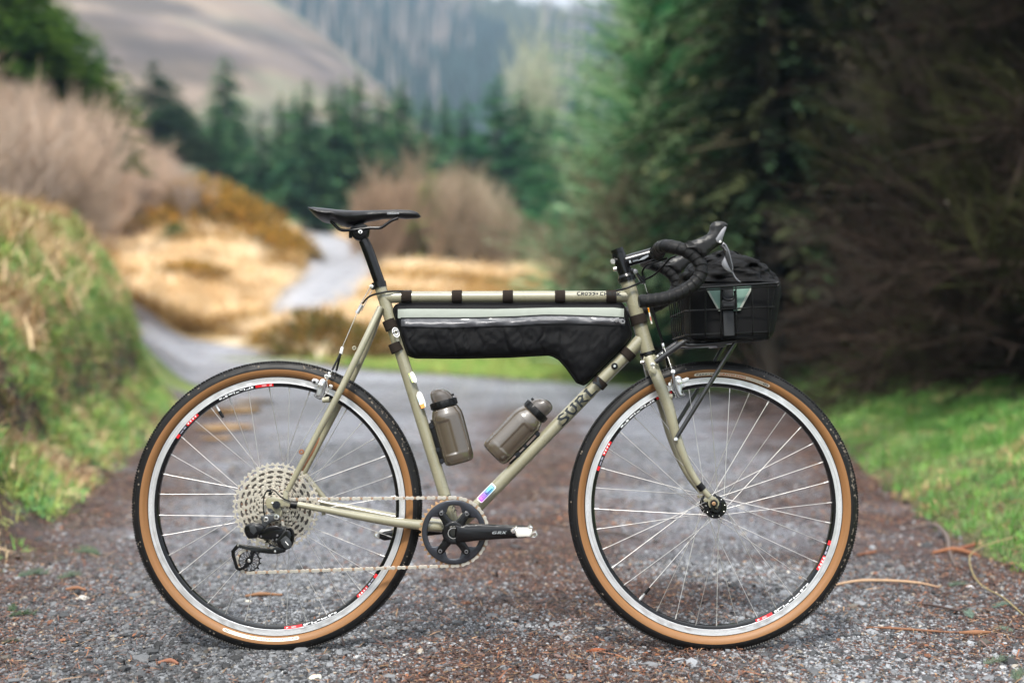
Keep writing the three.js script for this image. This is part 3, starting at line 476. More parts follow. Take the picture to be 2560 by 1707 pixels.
// pale lichened tree between the spruces and the hill, and a few pale boughs in the wood
{
  const g = grp('bare_tree'); g.position.copy(at(1330, 78)); g.scale.set(7, 13.5, 7); tag(g, 'pale grey-green bare tree rising behind the bluish spruces', 'tree');
  mesh('crown', bareGeo(81, { stems: 16, spread: 0.3, twigs: 26, fine: 6, r0: 0.006, minR: 0.002 }), std(0.40, 0.42, 0.30, 0.9), g); mesh('trunk', pipe([V(0, -0.03, 0), V(0, 0.35, 0)], [0.02, 0.012], { n: 2, seg: 7 }), barkMat, g);
}
[[2365, 505, 2440, 590, 'upper pale dead bough slanting through the dark wood'], [2440, 560, 2520, 470, 'pale dead bough rising at the right of the dark wood'], [2530, 990, 2545, 850, 'thin pale sapling at the right edge of the dark wood'], [2480, 660, 2560, 610, 'low pale dead bough near the right edge of the wood']].forEach(([x0, y0, x1, y1, label], i) => {
  const d = 9 + i * 0.6, q = (x, y) => V((x - 1280) / F * d, EYE + (853.5 - y) / F * d, BACK - d + 0.2 * i), a = q(x0, y0), b = q(x1, y1), m = a.clone().lerp(b, 0.5).add(V(0.03, 0.04, 0.05));
  tag(mesh('dead_bough', pipe([a, m, b, b.clone().add(b.clone().sub(a).multiplyScalar(0.3))], [0.009, 0.008, 0.005, 0.002], { n: 14, seg: 7 }), std(0.24, 0.21, 0.17, 0.9)), label, 'bough');
});
// gorse-like clumps: low rounded bushes of leafy sprigs
function clump(seed, n, tones) {
  const r = rng(seed), pos = [], idx = [], col = [];
  for (let i = 0; i < n; i++) { const a = r() * 6.283, e = Math.acos(r()), R = 0.55 + 0.45 * r(), p = V(Math.cos(a) * Math.sin(e) * R, Math.cos(e) * R * 0.9, Math.sin(a) * Math.sin(e) * R), d = p.clone().normalize().add(V(r() - 0.5, 0.7 * r(), r() - 0.5)).normalize(), s = V(-d.z, 0, d.x).normalize(), L = 0.1 + 0.16 * r(), q = pos.length / 3, t = tones[Math.floor(r() * tones.length)], k = 0.75 + 0.5 * r(), m = p.clone().addScaledVector(d, L * 0.5); for (const v of [p, m.clone().addScaledVector(s, L * 0.2), p.clone().addScaledVector(d, L), m.clone().addScaledVector(s, -L * 0.2)]) { pos.push(v.x, v.y, v.z); col.push(t[0] * k, t[1] * k, t[2] * k); } idx.push(q, q + 1, q + 2, q, q + 2, q + 3); }
  return geo(pos, idx, null, col);
}
{
  const gold = clump(91, 1500, [[0.58, 0.35, 0.075], [0.42, 0.29, 0.06], [0.66, 0.43, 0.11], [0.26, 0.22, 0.06]]), olive = clump(92, 1500, [[0.34, 0.24, 0.06], [0.22, 0.17, 0.055], [0.14, 0.15, 0.05], [0.44, 0.24, 0.08]]);
  const b = (name, g, px, d, w, h, dep, label) => { const o = mesh(name, g, leafMat); o.position.copy(at(px, d)); o.position.y -= h * 0.12; o.scale.set(w, h, dep); tag(o, label, 'bush'); return o; };
  b('bush', olive, 790, 28, 1.2, 1.25, 1.0, 'rounded rusty-olive bush with gold top on the far verge'); b('bush', olive, 900, 27.5, 1.05, 1.0, 0.9, 'lower dark rusty bush right of the rounded olive bush'); b('bush', gold, 690, 30, 0.8, 0.62, 0.8, 'small golden bush left of the rounded olive bush'); b('bush', olive, 985, 28, 0.9, 0.65, 0.9, 'low brown bush on the verge below the frame bag');
  b('bracken_clump', gold, 500, 51, 2.6, 1.9, 2.5, 'golden bracken heap crowning the left end of the mound'); b('bracken_clump', gold, 580, 51, 2.4, 1.5, 2.4, 'golden bracken heap in the middle of the mound'); b('bracken_clump', gold, 655, 50, 2.3, 1.3, 2.4, 'golden bracken heap sloping towards the upper road'); b('bracken_clump', gold, 420, 50, 2.4, 1.2, 2.4, 'golden bracken heap against the thicket'); b('bracken_clump', gold, 715, 49, 1.5, 0.8, 1.8, 'lowest golden bracken heap beside the upper road'); b('bracken_clump', gold, 470, 42, 1.6, 0.6, 1.5, 'flat golden bracken patch in the straw slope');
  b('gorse_bush', clump(93, 700, [[0.05, 0.12, 0.03], [0.08, 0.16, 0.04]]), 440, 47, 0.7, 0.8, 0.7, 'small green gorse on the golden mound');
}
// ---------------------------------------------------------------- the bicycle, leaning two degrees away from the viewer
const LEAN = 2 * Math.PI / 180;
const leaning = (o) => { o.rotation.x = -LEAN; return o; };
const rotX = (v, a) => V(v.x, v.y * Math.cos(a) - v.z * Math.sin(a), v.y * Math.sin(a) + v.z * Math.cos(a));
const camL = rotX(V(0, EYE, BACK), LEAN);
function P(px, py, z = 0) { const d = rotX(V((px - 1280) / F, (853.5 - py) / F, -1), LEAN), t = (z - camL.z) / d.z; return V(camL.x + d.x * t, camL.y + d.y * t, z); }
const Zm = (x0, y0, s) => (cx, cy, z = 0) => P(x0 + cx * s, y0 + cy * s, z);
const q1 = Zm(300, 860, 0.5102), q2 = Zm(1400, 860, 0.5102), q3 = Zm(740, 480, 0.2551), q4 = Zm(1460, 520, 0.2551), q5 = Zm(940, 680, 0.29762), q6 = Zm(540, 1120, 0.21676), q7 = Zm(1000, 1200, 0.15306), q8 = Zm(1040, 920, 0.16582), qb = Zm(760, 840, 0.11475), qf = Zm(1580, 820, 0.12757), qk = Zm(1700, 540, 0.21684), qs = Zm(1360, 880, 0.12755), qt = Zm(960, 880, 0.11475), qh = Zm(1700, 1160, 0.10204);
const line = (q, list, z) => list.map(([x, y, w]) => q(x, y, w ?? z));
const M = {
  paint: phys(0.255, 0.248, 0.178, 0.32, 0, { clearcoat: 1, clearcoatRoughness: 0.08 }),
  rust: std(0.22, 0.09, 0.04, 0.9),
  black: phys(0.003, 0.003, 0.0035, 0.26, 0, { specularIntensity: 0.6, clearcoat: 0.3, clearcoatRoughness: 0.2 }),
  satin: phys(0.004, 0.004, 0.0045, 0.36, 0, { specularIntensity: 0.5 }),
  rubber: phys(0.006, 0.006, 0.0065, 0.5, 0, { specularIntensity: 0.4 }),
  tread: phys(0.012, 0.012, 0.013, 0.5, 0, { specularIntensity: 0.5 }),
  tan: std(0.27, 0.125, 0.040, 0.55),
  alloy: std(0.78, 0.78, 0.78, 0.3, 1),
  rimAlloy: std(0.88, 0.88, 0.89, 0.42, 0.85),
  steel: std(0.86, 0.84, 0.80, 0.25, 1),
  spoke: std(0.62, 0.60, 0.58, 0.38, 0.85),
  nickel: std(0.68, 0.63, 0.54, 0.36, 0.75),
  chain: std(0.62, 0.58, 0.51, 0.36, 0.75),
  chainIn: std(0.34, 0.22, 0.14, 0.55, 0.5),
  brake: std(0.60, 0.61, 0.62, 0.38, 0.85),
  brakeGrey: std(0.20, 0.20, 0.21, 0.5, 0.4),
  bronze: std(0.60, 0.36, 0.2, 0.35, 0.9),
  hood: phys(0.010, 0.010, 0.0105, 0.42, 0, { specularIntensity: 0.7 }),
  lever: std(0.20, 0.20, 0.21, 0.38, 0.8),
  rack: phys(0.01, 0.01, 0.011, 0.32, 0, { clearcoat: 0.5 }),
  white: std(0.8, 0.8, 0.78, 0.5),
};
{ // dull patches and fine dirt in the paint's and rubber's sheen
  const rgh = dataTex(256, (u, v) => { const n = 0.75 + 0.5 * (tfbm(u, v, 8, 5, 5) - 0.4); return [n, n, n]; }); M.paint.roughnessMap = rgh; M.black.roughnessMap = rgh;
  const dirt = dataTex(512, (u, v) => { const n = tfbm(u, v, 6, 15, 5), s = tcell(u, v, 60, 4), k = 0.92 + 0.1 * n, d = s[2] > 0.93 && s[0] < 0.22 ? 0.55 : 1; return [k * d, k * d * 0.985, k * d * 0.96]; }, true);
  dirt.repeat.set(6, 6); M.paint.map = dirt;
  const mud = dataTex(512, (u, v) => { const n = tfbm(u, v, 5, 25, 6), k = 0.55 + 0.7 * sstep(0.45, 0.72, n); return [k, k * 0.96, k * 0.9]; }); mud.repeat.set(3, 9); M.tread.map = mud; const dust = dataTex(512, (u, v) => { const n = tfbm(u, v, 4, 35, 6), c = tcell(u, v, 70, 9), k = 0.82 + 0.22 * n, d = c[2] > 0.9 && c[0] < 0.2 ? 0.7 : 1; return [k * d, k * d, k * d * (0.9 + 0.25 * n)]; }, true); dust.repeat.set(3, 1); M.tan.map = dust; M.rimAlloy.map = dataTex(512, (u, v) => { const k = 0.8 + 0.25 * tnoise(u, v, 256, 3) * tnoise(v, u, 16, 4) + 0.1 * tfbm(u, v, 12, 6); return [k, k, k]; }, true); M.rimAlloy.map.repeat.set(2, 1);
}
const decalMat = (t, rough = 0.4, metal = 0) => { const m = new THREE.MeshStandardMaterial({ map: t, transparent: true, roughness: rough, metalness: metal, polygonOffset: true, polygonOffsetFactor: -1 }); return m; };
const bike = leaning(grp('bicycle'));
tag(bike, 'sage-green steel bicycle with tan tyre sidewalls standing side-on across the gravel track', 'bicycle');

// ---- wheels
const tyreLabel = canvas(1024, 96, (g, w, h) => {
  g.fillStyle = '#d6cfc0'; g.beginPath(); g.roundRect(6, 14, w - 12, h - 28, 30); g.fill();
  g.fillStyle = '#111'; g.font = 'bold 62px sans-serif'; g.textBaseline = 'middle'; g.fillText('Panaracer', 30, 50);
  g.strokeStyle = '#b5632b'; g.lineWidth = 5; g.font = '54px serif'; g.strokeText('GRAVELKING', 338, 50);
  g.fillStyle = '#b5632b'; g.font = '18px sans-serif'; g.fillText('SEMI', 705, 40); g.fillText('SLICK', 705, 60);
  g.fillStyle = '#333'; g.font = 'bold 22px sans-serif'; g.fillText('700x40C (42-622)', 722 + 30, 50 + 0);
  g.fillStyle = '#111'; g.fillRect(928, 28, 66, 42); g.fillStyle = '#f1ece2'; g.font = 'bold 34px sans-serif'; g.fillText('TLC', 931, 50);
});
const rimLabel = canvas(512, 64, (g, w, h) => { g.fillStyle = '#d5141f'; g.fillRect(0, 0, w, h); g.fillStyle = '#fff'; g.font = 'italic bold 52px sans-serif'; g.textBaseline = 'middle'; g.fillText('DT', 40, 34); g.font = 'italic 50px sans-serif'; g.fillText('SWISS', 190, 34); });
const rimBlocks = canvas(1024, 64, (g, w, h) => { g.fillStyle = '#16171a'; g.fillRect(0, 0, w, h); g.fillStyle = '#eceff2'; for (const [x, y, a, b] of [[10, 8, 60, 46], [90, 8, 30, 46], [120, 8, 90, 14], [240, 8, 36, 46], [300, 34, 90, 20], [420, 8, 90, 20], [540, 8, 34, 46], [600, 24, 120, 24], [760, 8, 70, 46], [850, 8, 60, 16], [930, 20, 80, 30]]) g.fillRect(x, y, a, b); });
const rimTail = canvas(512, 64, (g, w, h) => { g.fillStyle = '#16171a'; g.fillRect(0, 0, w, h); g.fillStyle = '#d5141f'; g.fillRect(0, 0, 250, h); g.fillRect(440, 0, 72, h); g.fillStyle = '#fff'; for (let i = 0; i < 4; i++) { g.beginPath(); g.moveTo(30 + i * 54, 54); g.lineTo(54 + i * 54, 10); g.lineTo(70 + i * 54, 54); g.fill(); } g.fillStyle = '#99a'; g.fillRect(280, 14, 50, 36); g.fillRect(350, 14, 70, 20); });
// flat label bent along the wheel: centre radius band r0..r1 from angle a0 to a1 (degrees, text reads along falling angle)
function arcLabel(name, a0, a1, r0, r1, zOf, tex, parent, flip) {
  const n = Math.ceil(Math.abs(a1 - a0) / 1.2), pos = [], uv = [], idx = [];
  for (let i = 0; i <= n; i++) { const a = lerp(a0, a1, i / n) * Math.PI / 180; for (const [k, r] of [[0, r0], [1, r1]]) { pos.push(Math.cos(a) * r, Math.sin(a) * r, zOf(r)); uv.push(flip ? 1 - i / n : i / n, flip ? 1 - k : k); } if (i < n) { const q = i * 2; idx.push(q, q + 2, q + 1, q + 1, q + 2, q + 3); } }
  return mesh(name, geo(pos, idx, uv), decalMat(tex, 0.5), parent);
}
const RC = 0.3295, RS = 0.0205;                      // centre radius and half width of the tyre section
const tyreZ = (r) => RS * Math.sqrt(Math.max(0, 1 - ((r - RC) / RS) ** 2));
function wheel(name, centre, flanges, offset, lead, decals) {
  const w = grp(name, bike); w.position.copy(centre);
  const ring = (a0, a1, n) => Array.from({ length: n + 1 }, (_, i) => { const a = lerp(a0, a1, i / n) * Math.PI / 180; return [RC + RS * Math.sin(a), RS * Math.cos(a)]; });
  const black = [...ring(0, 60, 7), [0.3478, 0.0098], [0.3493, 0.005], [0.3496, 0], [0.3493, -0.005], [0.3478, -0.0098], ...ring(120, 180, 7)];
  const list = [turned(black, 144, 0.9)], r = rng(name.length), nK = 330;
  const knob = (rad, tilt, z, sx, sy, sz, a) => { const b = new THREE.BoxGeometry(sy, sx, sz); b.rotateX(tilt); b.translate(0, rad, z); b.rotateZ(a); return b; };
  for (let i = 0; i < nK; i++) for (const s of [-1, 1]) {
    const a = i / nK * 2 * Math.PI; list.push(knob(0.3478, -s * 0.95, s * 0.0128, 0.0024, 0.0036, 0.004, a + 0.004 * r()), knob(0.3487, -s * 0.3, s * 0.0062, 0.0020, 0.0034, 0.004, a + 0.008 + 0.004 * r()));
    if (s > 0) list.push(knob(0.3492, 0, 0, 0.0018, 0.0040, 0.0036, a + 0.01));
    if (i % 7 === 0) { const p = new THREE.ConeGeometry(0.0005, 0.0052, 4); p.translate(0, 0.3535 - 0.002, 0); p.translate(0, 0, s * (0.004 + 0.006 * r())); p.rotateZ(a + r() * 0.02); list.push(p); }
  }
  mesh('tread', merged(list), M.tread, w);
  for (const s of [1, -1]) mesh('sidewall', s > 0 ? turned(ring(-64, -0.3, 12), 144, 0) : mirG(turned(ring(-64, -0.3, 12), 144, 0)), M.tan, w);
  mesh('tyre_bead', turned([[0.3125, 0.0102], [0.3105, 0.0118], [0.3095, 0.0105]], 120, 0), M.rubber, w); mesh('tyre_bead', turned([[0.3095, -0.0105], [0.3105, -0.0118], [0.3125, -0.0102]], 120, 0), M.rubber, w);
  const br = [[0.3112, 0.0095], [0.3102, 0.0121], [0.3075, 0.0117], [0.2985, 0.0117], [0.2970, 0.0121], [0.2958, 0.0116]];
  mesh('brake_track', turned(br, 144, 0.5), M.rimAlloy, w); mesh('brake_track', mirG(turned(br, 144, 0.5)), M.rimAlloy, w);
  mesh('rim', turned([[0.2958, 0.0114], [0.2925, 0.0110], [0.2892, 0.0096], [0.2874, 0.0068], [0.2868, 0.003], [0.2868, -0.003], [0.2874, -0.0068], [0.2892, -0.0096], [0.2925, -0.0110], [0.2958, -0.0114]], 144, 0.5), M.black, w);
  const N = 36, [zn, zf, fr] = flanges;
  for (let i = 0; i < N; i++) {
    const near = i % 2 === 0, a = (offset + i * 360 / N) * Math.PI / 180, way = (Math.floor(i / 2) % 2 ? 1 : -1), ha = a + way * lead * Math.PI / 180;
    const z0 = near ? zn : zf, A = V(Math.cos(ha) * fr, Math.sin(ha) * fr, z0 + (Math.floor(i / 2) % 2 ? 0.002 : -0.002)), B = V(Math.cos(a) * 0.2874, Math.sin(a) * 0.2874, near ? 0.002 : -0.002), C = B.clone().lerp(A, 0.042);
    mesh('spoke', merged([rod(A, C, 0.00082, 0.00082, 6), rod(C, B, 0.0016, 0.0018, 7)]), M.spoke, w);
  }
  for (const [kind, a0, a1] of decals) {
    if (kind === 'tyre') arcLabel('tyre_print', a0, a1, 0.3142, 0.3242, (r) => tyreZ(r) + 0.0005, tyreLabel, w, false);
    else arcLabel('rim_print', a0, a1, 0.2894, 0.2955, (r) => lerp(0.0101, 0.0118, (r - 0.2894) / 0.0061), { swiss: rimLabel, blocks: rimBlocks, tail: rimTail }[kind], w, true);
  }
  return w;
}
const rearC = P(693.4, 1264, 0), frontC = P(1782.7, 1261, 0); rearC.y = frontC.y = 0.3500;
const rw = wheel('rear_wheel', rearC, [0.016, -0.034, 0.028], 4.6, 58, [['tyre', 280.5, 246.5], ['swiss', 282.5, 274], ['blocks', 300, 283], ['tail', 326, 312], ['swiss', 100.5, 92], ['blocks', 119, 101.5], ['tail', 146, 131]]);
const fw = wheel('front_wheel', frontC, [0.034, -0.034, 0.0225], 1.5, 60, [['tyre', 98.5, 64.5], ['swiss', 118, 110], ['blocks', 140, 119], ['tail', 163, 148], ['swiss', 298.5, 290], ['blocks', 321, 299.5], ['tail', 343.5, 328.5]]);
// dried mud on the treads, thickest on the leading edge of the front tyre
for (const [w, from, to, n, seed] of [[fw, -48, 40, 520, 1], [fw, 40, 312, 160, 2], [rw, 20, 80, 220, 3], [rw, 80, 380, 180, 4]]) {
  const r = rng(seed * 31), list = [];
  for (let i = 0; i < n; i++) {
    const a = lerp(from, to, r()) * Math.PI / 180, t = (18 + 62 * Math.pow(r(), 0.8)) * Math.PI / 180, rad = RC + (RS - 0.0004) * Math.sin(t), z = RS * Math.cos(t), s = 0.0007 + 0.0019 * r() * r(), g = new THREE.IcosahedronGeometry(s, 0);
    if (noise(a * 14, t * 4, seed) < 0.42) continue; g.scale(1 + r(), 0.5, 1 + r()); g.rotateX(Math.PI / 2 - t); g.translate(0, rad, z); g.rotateZ(a - Math.PI / 2); list.push(g);
  }
  mesh('dried_mud', merged(list), std(0.12, 0.10, 0.08, 0.95), w).userData.kind = 'stuff';
}
// the printing faces inwards on the lower half exactly as on the upper: each band starts where the wheel carries it
for (const [w, a] of [[fw, -128], [rw, 122]]) { const t = a * Math.PI / 180, B = V(Math.cos(t) * 0.2865, Math.sin(t) * 0.2865, 0), d = V(-Math.cos(t), -Math.sin(t), 0.1).normalize(); mesh('valve', rod(B, B.clone().addScaledVector(d, 0.022), 0.003), M.brake, w); mesh('valve_cap', rod(B.clone().addScaledVector(d, 0.018), B.clone().addScaledVector(d, 0.036), 0.0042, 0.0034), M.satin, w); }
function hub(name, wheelGroup, prof, heads, z) {
  const h = mesh(name, turned(prof, 40, 0.5), M.black, wheelGroup);
  const list = []; for (let i = 0; i < 9; i++) { const a = (i * 40 + 12) * Math.PI / 180, s = new THREE.SphereGeometry(0.0021, 8, 6); s.translate(Math.cos(a) * heads, Math.sin(a) * heads, z); list.push(s); } mesh('spoke_head', merged(list), M.steel, wheelGroup); return h;
}
hub('hub', fw, [[0.005, 0.05], [0.012, 0.05], [0.014, 0.044], [0.016, 0.039], [0.0265, 0.038], [0.0275, 0.036], [0.0265, 0.033], [0.014, 0.029], [0.0125, 0], [0.014, -0.029], [0.0265, -0.033], [0.0275, -0.036], [0.0265, -0.038], [0.016, -0.039], [0.012, -0.05], [0.005, -0.05]], 0.0225, 0.0388);
hub('hub', rw, [[0.008, 0.0675], [0.010, 0.06], [0.016, 0.02], [0.031, 0.0185], [0.032, 0.0165], [0.031, 0.014], [0.017, 0.010], [0.014, -0.02], [0.031, -0.033], [0.031, -0.037], [0.018, -0.04], [0.012, -0.066], [0.008, -0.0675]], 0.027, 0.0188);

// ---- frame
const frame = grp('frame', bike), part = (name, g, m = M.paint) => mesh(name, g, m, frame);
const bbC = P(1137.5, 1322, 0), headTop = P(1568, 699), headBot = P(1620, 880), seatTop = P(949.6, 714);
part('head_tube', merged([pipe([headTop, headTop.clone().lerp(headBot, 0.5), headBot], [0.0178, 0.0172, 0.0178], { n: 12, seg: 28 })]));
part('seat_tube', pipe([seatTop, seatTop.clone().lerp(bbC, 0.5), bbC], 0.0146, { n: 8, seg: 24 }));
part('top_tube', pipe([P(958, 743), P(1582, 741.5)], 0.0143, { n: 8, seg: 24 }));
part('down_tube', pipe([P(1606, 846), bbC], 0.0159, { n: 8, seg: 24 }));
part('bottom_bracket_shell', merged([rod(bbC.clone().setZ(-0.036), bbC.clone().setZ(0.036), 0.0215, 0.0215, 32), rod(bbC.clone().setZ(0.036), bbC.clone().setZ(0.040), 0.0205, 0.0205, 28)]));
const cs = [P(1122, 1319, 0.022), P(1060, 1313.5, 0.034), P(980, 1304, 0.045), P(902, 1291, 0.055), P(800, 1271.5, 0.064), P(735, 1259.5, 0.067)];
const ss = [P(951, 768, 0.014), P(905, 866, 0.042), P(851, 975, 0.054), P(780, 1109, 0.061), P(718.5, 1227, 0.067)];
for (const m of [(v) => v, mir]) {
  part('chain_stay', pipe(cs.map(m), [0.0125, 0.0128, 0.0112, 0.0098, 0.0080, 0.0070], { n: 30, seg: 18 }));
  part('seat_stay', pipe(ss.map(m), [0.0080, 0.0084, 0.0083, 0.0076, 0.0066], { n: 30, seg: 18 }));
}
part('rust_patch', pipe([P(800, 1094, -0.0615), P(775, 1135, -0.0615), P(748, 1180, -0.064)], [0.0079, 0.0082, 0.0074], { n: 10, seg: 16 }), M.rust);
part('stay_bridge', rod(P(893, 905, -0.045), P(893, 905, 0.045), 0.006));
part('stay_brace', rod(P(755, 1178, -0.066), P(829, 1269, -0.064), 0.0072));
const dropPts = [[772, 488], [838, 482], [826, 560], [832, 606], [852, 640], [852, 680], [780, 668], [742, 682], [762, 740], [738, 800], [692, 818], [664, 792], [680, 742], [640, 702], [592, 692], [570, 650], [570, 602], [600, 566], [660, 552], [722, 578], [772, 592]];
const dropOut = plate(line(q6, dropPts, 0.0675), 0.0675, 0.006, 0.0012, [], false);
part('dropout', dropOut); part('dropout', mirG(plate(line(q6, dropPts.filter((p) => p[1] < 700), 0.0675), 0.0675, 0.006, 0.0012)));
part('eyelet', merged([plate(circle(q1(888, 528, 0.064).x, q1(888, 528, 0.064).y, 0.0062, 18), 0.064, 0.006, 0.0008, [circle(q1(888, 528, 0.064).x, q1(888, 528, 0.064).y, 0.0028, 12)])]), M.rust);
part('eyelet', plate(circle(qb(1090, 260, 0.045).x, qb(1090, 260, 0.045).y, 0.0052, 16), 0.045, 0.005, 0.0008, [circle(qb(1090, 260, 0.045).x, qb(1090, 260, 0.045).y, 0.0022, 12)]));
part('cable_stop', rod(q1(995, 815, 0.058), q1(997, 838, 0.058), 0.0045));
part('protector', pipe([q6(862, 645, 0.067), q6(935, 660, 0.067)], 0.0094, { n: 2, seg: 18 }), M.satin);
part('axle_nut', merged([rod(q6(693, 655, 0.069), q6(693, 655, 0.080), 0.0098, 0.0088, 20), rod(q6(693, 655, 0.080), q6(693, 655, 0.086), 0.005, 0.0046, 6)]), M.black);
part('axle_end', rod(q6(640, 632, 0.0715), q6(700, 655, 0.0715), 0.0028), M.steel);
part('barrel_plug', merged([disc(q5(2005, 790, 0.0165).setZ(0.0165), 0.0082, 0.005, 0.0015)]), M.satin); part('plug_bolt', disc(q5(2005, 790, 0.0195), 0.0032, 0.002, 0.0006), M.steel);
// printed names and stickers wrapped on the tubes
function wrap(name, a, b, r, span, tex, turn = 0, rough = 0.4) {
  const T = b.clone().sub(a), L = T.length(); T.normalize(); const up = V(-T.y, T.x, 0).normalize(), out = V(0, 0, 1), pos = [], uv = [], idx = [], n = 14, half = span / r / 2;
  for (let i = 0; i <= 8; i++) for (let j = 0; j <= n; j++) { const an = turn + lerp(-half, half, j / n), p = a.clone().addScaledVector(T, L * i / 8).addScaledVector(up, Math.sin(an) * r).addScaledVector(out, Math.cos(an) * r); pos.push(p.x, p.y, p.z); uv.push(i / 8, j / n); if (i < 8 && j < n) { const q = i * (n + 1) + j; idx.push(q, q + n + 1, q + 1, q + 1, q + n + 1, q + n + 2); } }
  return part(name, geo(pos, idx, uv), decalMat(tex, rough));
}
const brushed = (strokes, w, h, color, lw) => canvas(w, h, (g) => { const r = rng(w + h); g.lineCap = 'butt'; for (const s of strokes) for (let k = 0; k < 16; k++) { g.strokeStyle = color; g.lineWidth = lw * (0.25 + 0.3 * r()); g.beginPath(); s.forEach(([x, y], i) => { const jx = (r() - 0.5) * lw * 0.8, jy = (r() - 0.5) * lw * 0.8; i ? g.lineTo(x + jx, y + jy) : g.moveTo(x + jx, y + jy); }); g.stroke(); } });
const surly = brushed([
  [[170, 50], [110, 30], [60, 60], [90, 110], [160, 150], [180, 200], [130, 235], [30, 225]],
  [[235, 50], [250, 150], [290, 225], [350, 215], [380, 150], [370, 40]], [[235, 52], [275, 40]], [[345, 45], [395, 35]],
  [[455, 235], [465, 40]], [[440, 60], [545, 35], [575, 80], [540, 130], [470, 145]], [[500, 140], [590, 225]],
  [[680, 40], [675, 215]], [[650, 45], [705, 35]], [[670, 220], [790, 215]], [[850, 40], [890, 130], [880, 230]], [[950, 40], [890, 130]]], 1000, 270, '#131b21', 40);
wrap('lettering', qs(273, 1407, 0.01), qs(1153, 527, 0.01), 0.01645, 0.031, surly, 0, 0.8);
const cross = brushed([[[85, 20], [40, 25], [30, 60], [60, 85], [95, 78]], [[120, 85], [122, 25], [165, 30], [160, 55], [125, 55], [170, 85]], [[215, 22], [190, 50], [205, 84], [240, 70], [245, 35], [215, 22]], [[320, 25], [280, 30], [320, 60], [275, 84]], [[395, 25], [355, 30], [395, 60], [350, 84]], [[430, 40], [455, 66]], [[455, 40], [430, 66]], [[560, 22], [510, 30], [505, 70], [560, 84]], [[590, 22], [592, 85]], [[640, 22], [640, 85]], [[590, 52], [640, 52]], [[730, 22], [680, 24], [682, 84], [735, 84]], [[682, 52], [725, 52]], [[825, 22], [775, 30], [770, 70], [825, 84]], [[860, 20], [862, 86]], [[910, 22], [865, 52], [915, 84]]], 940, 105, '#14181b', 20);
wrap('lettering', q5(1675, 194, 0.0146), q5(2060, 194, 0.0146), 0.01475, 0.0115, cross, 0.15, 0.8);
wrap('sticker', qt(620, 720, 0.01), qt(500, 440, 0.01), 0.0151, 0.020, canvas(128, 128, (g) => { const r = rng(3); g.fillStyle = '#fafaf4'; g.beginPath(); g.moveTo(6, 60); for (let i = 0; i < 24; i++) { const a = i / 24 * 6.283; g.lineTo(64 + Math.cos(a) * 58 * (0.8 + 0.2 * r()), 64 + Math.sin(a) * 60 * (0.8 + 0.2 * r())); } g.fill(); g.fillStyle = '#cfe07a'; g.fillRect(20, 6, 90, 22); g.fillStyle = '#8fb4a0'; g.fillRect(30, 4, 60, 8); }), -0.75);
wrap('sticker', qt(810, 1240, 0.01), qt(680, 880, 0.01), 0.0151, 0.022, canvas(128, 128, (g) => { g.fillStyle = '#fbfaf6'; g.beginPath(); g.ellipse(64, 50, 62, 60, 0, 0, 7); g.fill(); g.fillStyle = '#b9d8ee'; g.beginPath(); g.ellipse(64, 30, 36, 30, 0, 0, 7); g.fill(); g.strokeStyle = '#1a2340'; g.lineWidth = 6; g.beginPath(); g.ellipse(64, 34, 44, 36, 0, 0.4, 3.4); g.stroke(); g.fillStyle = '#f09a4a'; g.fillRect(2, 2, 30, 60); }), -0.8);
wrap('sticker', q3(985, 1440, 0.012), q3(940, 1330, 0.012), 0.0152, 0.02, canvas(128, 128, (g) => { g.strokeStyle = '#fff'; g.lineWidth = 30; g.lineCap = 'round'; g.beginPath(); g.arc(64, 66, 38, 0, 7); g.stroke(); g.strokeStyle = '#16181c'; g.lineWidth = 12; g.beginPath(); g.arc(64, 66, 38, 0, 7); g.stroke(); g.beginPath(); g.moveTo(64, 10); g.lineTo(64, 110); g.stroke(); }), -0.35);
wrap('sticker', q7(1310, 350, 0.014), q7(1560, 90, 0.014), 0.0165, 0.0165, canvas(256, 128, (g, w, h) => { const l = g.createLinearGradient(0, 0, w, 0); l.addColorStop(0, '#e26bf0'); l.addColorStop(0.4, '#8e6fe0'); l.addColorStop(0.7, '#58b8e0'); l.addColorStop(1, '#bfe6ea'); g.fillStyle = '#f4f4f6'; g.beginPath(); g.roundRect(0, 0, w, h, 26); g.fill(); g.fillStyle = l; g.beginPath(); g.roundRect(8, 8, w - 16, h - 16, 20); g.fill(); g.strokeStyle = '#14213a'; g.lineWidth = 7; g.beginPath(); g.roundRect(20, 24, w - 44, h - 48, 16); g.stroke(); g.lineWidth = 15; g.beginPath(); g.moveTo(120, 44); g.lineTo(120, 84); g.lineTo(215, 84); g.stroke(); g.lineWidth = 6; g.beginPath(); g.moveTo(60, 40); g.lineTo(60, 90); g.moveTo(75, 40); g.lineTo(95, 86); g.stroke(); }), 0.25);
wrap('sticker', q7(880, 540, 0.012), q7(740, 230, 0.012), 0.0151, 0.012, canvas(128, 64, (g, w, h) => { g.strokeStyle = '#23272b'; g.lineWidth = 6; for (let i = 0; i < 5; i++) { g.beginPath(); g.moveTo(6 + i * 26, 8); g.lineTo(20 + i * 24, 34); g.lineTo(6 + i * 26, 58); g.stroke(); } }), -0.4);
wrap('sticker', q4(600, 1150, 0.015), q4(560, 970, 0.015), 0.0184, 0.009, canvas(128, 64, (g) => { g.fillStyle = '#f7f4ea'; g.fillRect(0, 8, 128, 50); g.fillStyle = '#f0b41e'; g.fillRect(80, 8, 40, 44); g.fillStyle = '#d9541e'; g.beginPath(); g.arc(36, 32, 18, 0, 7); g.fill(); g.fillStyle = '#d9541e'; g.fillRect(96, 12, 12, 30); }), -0.95);

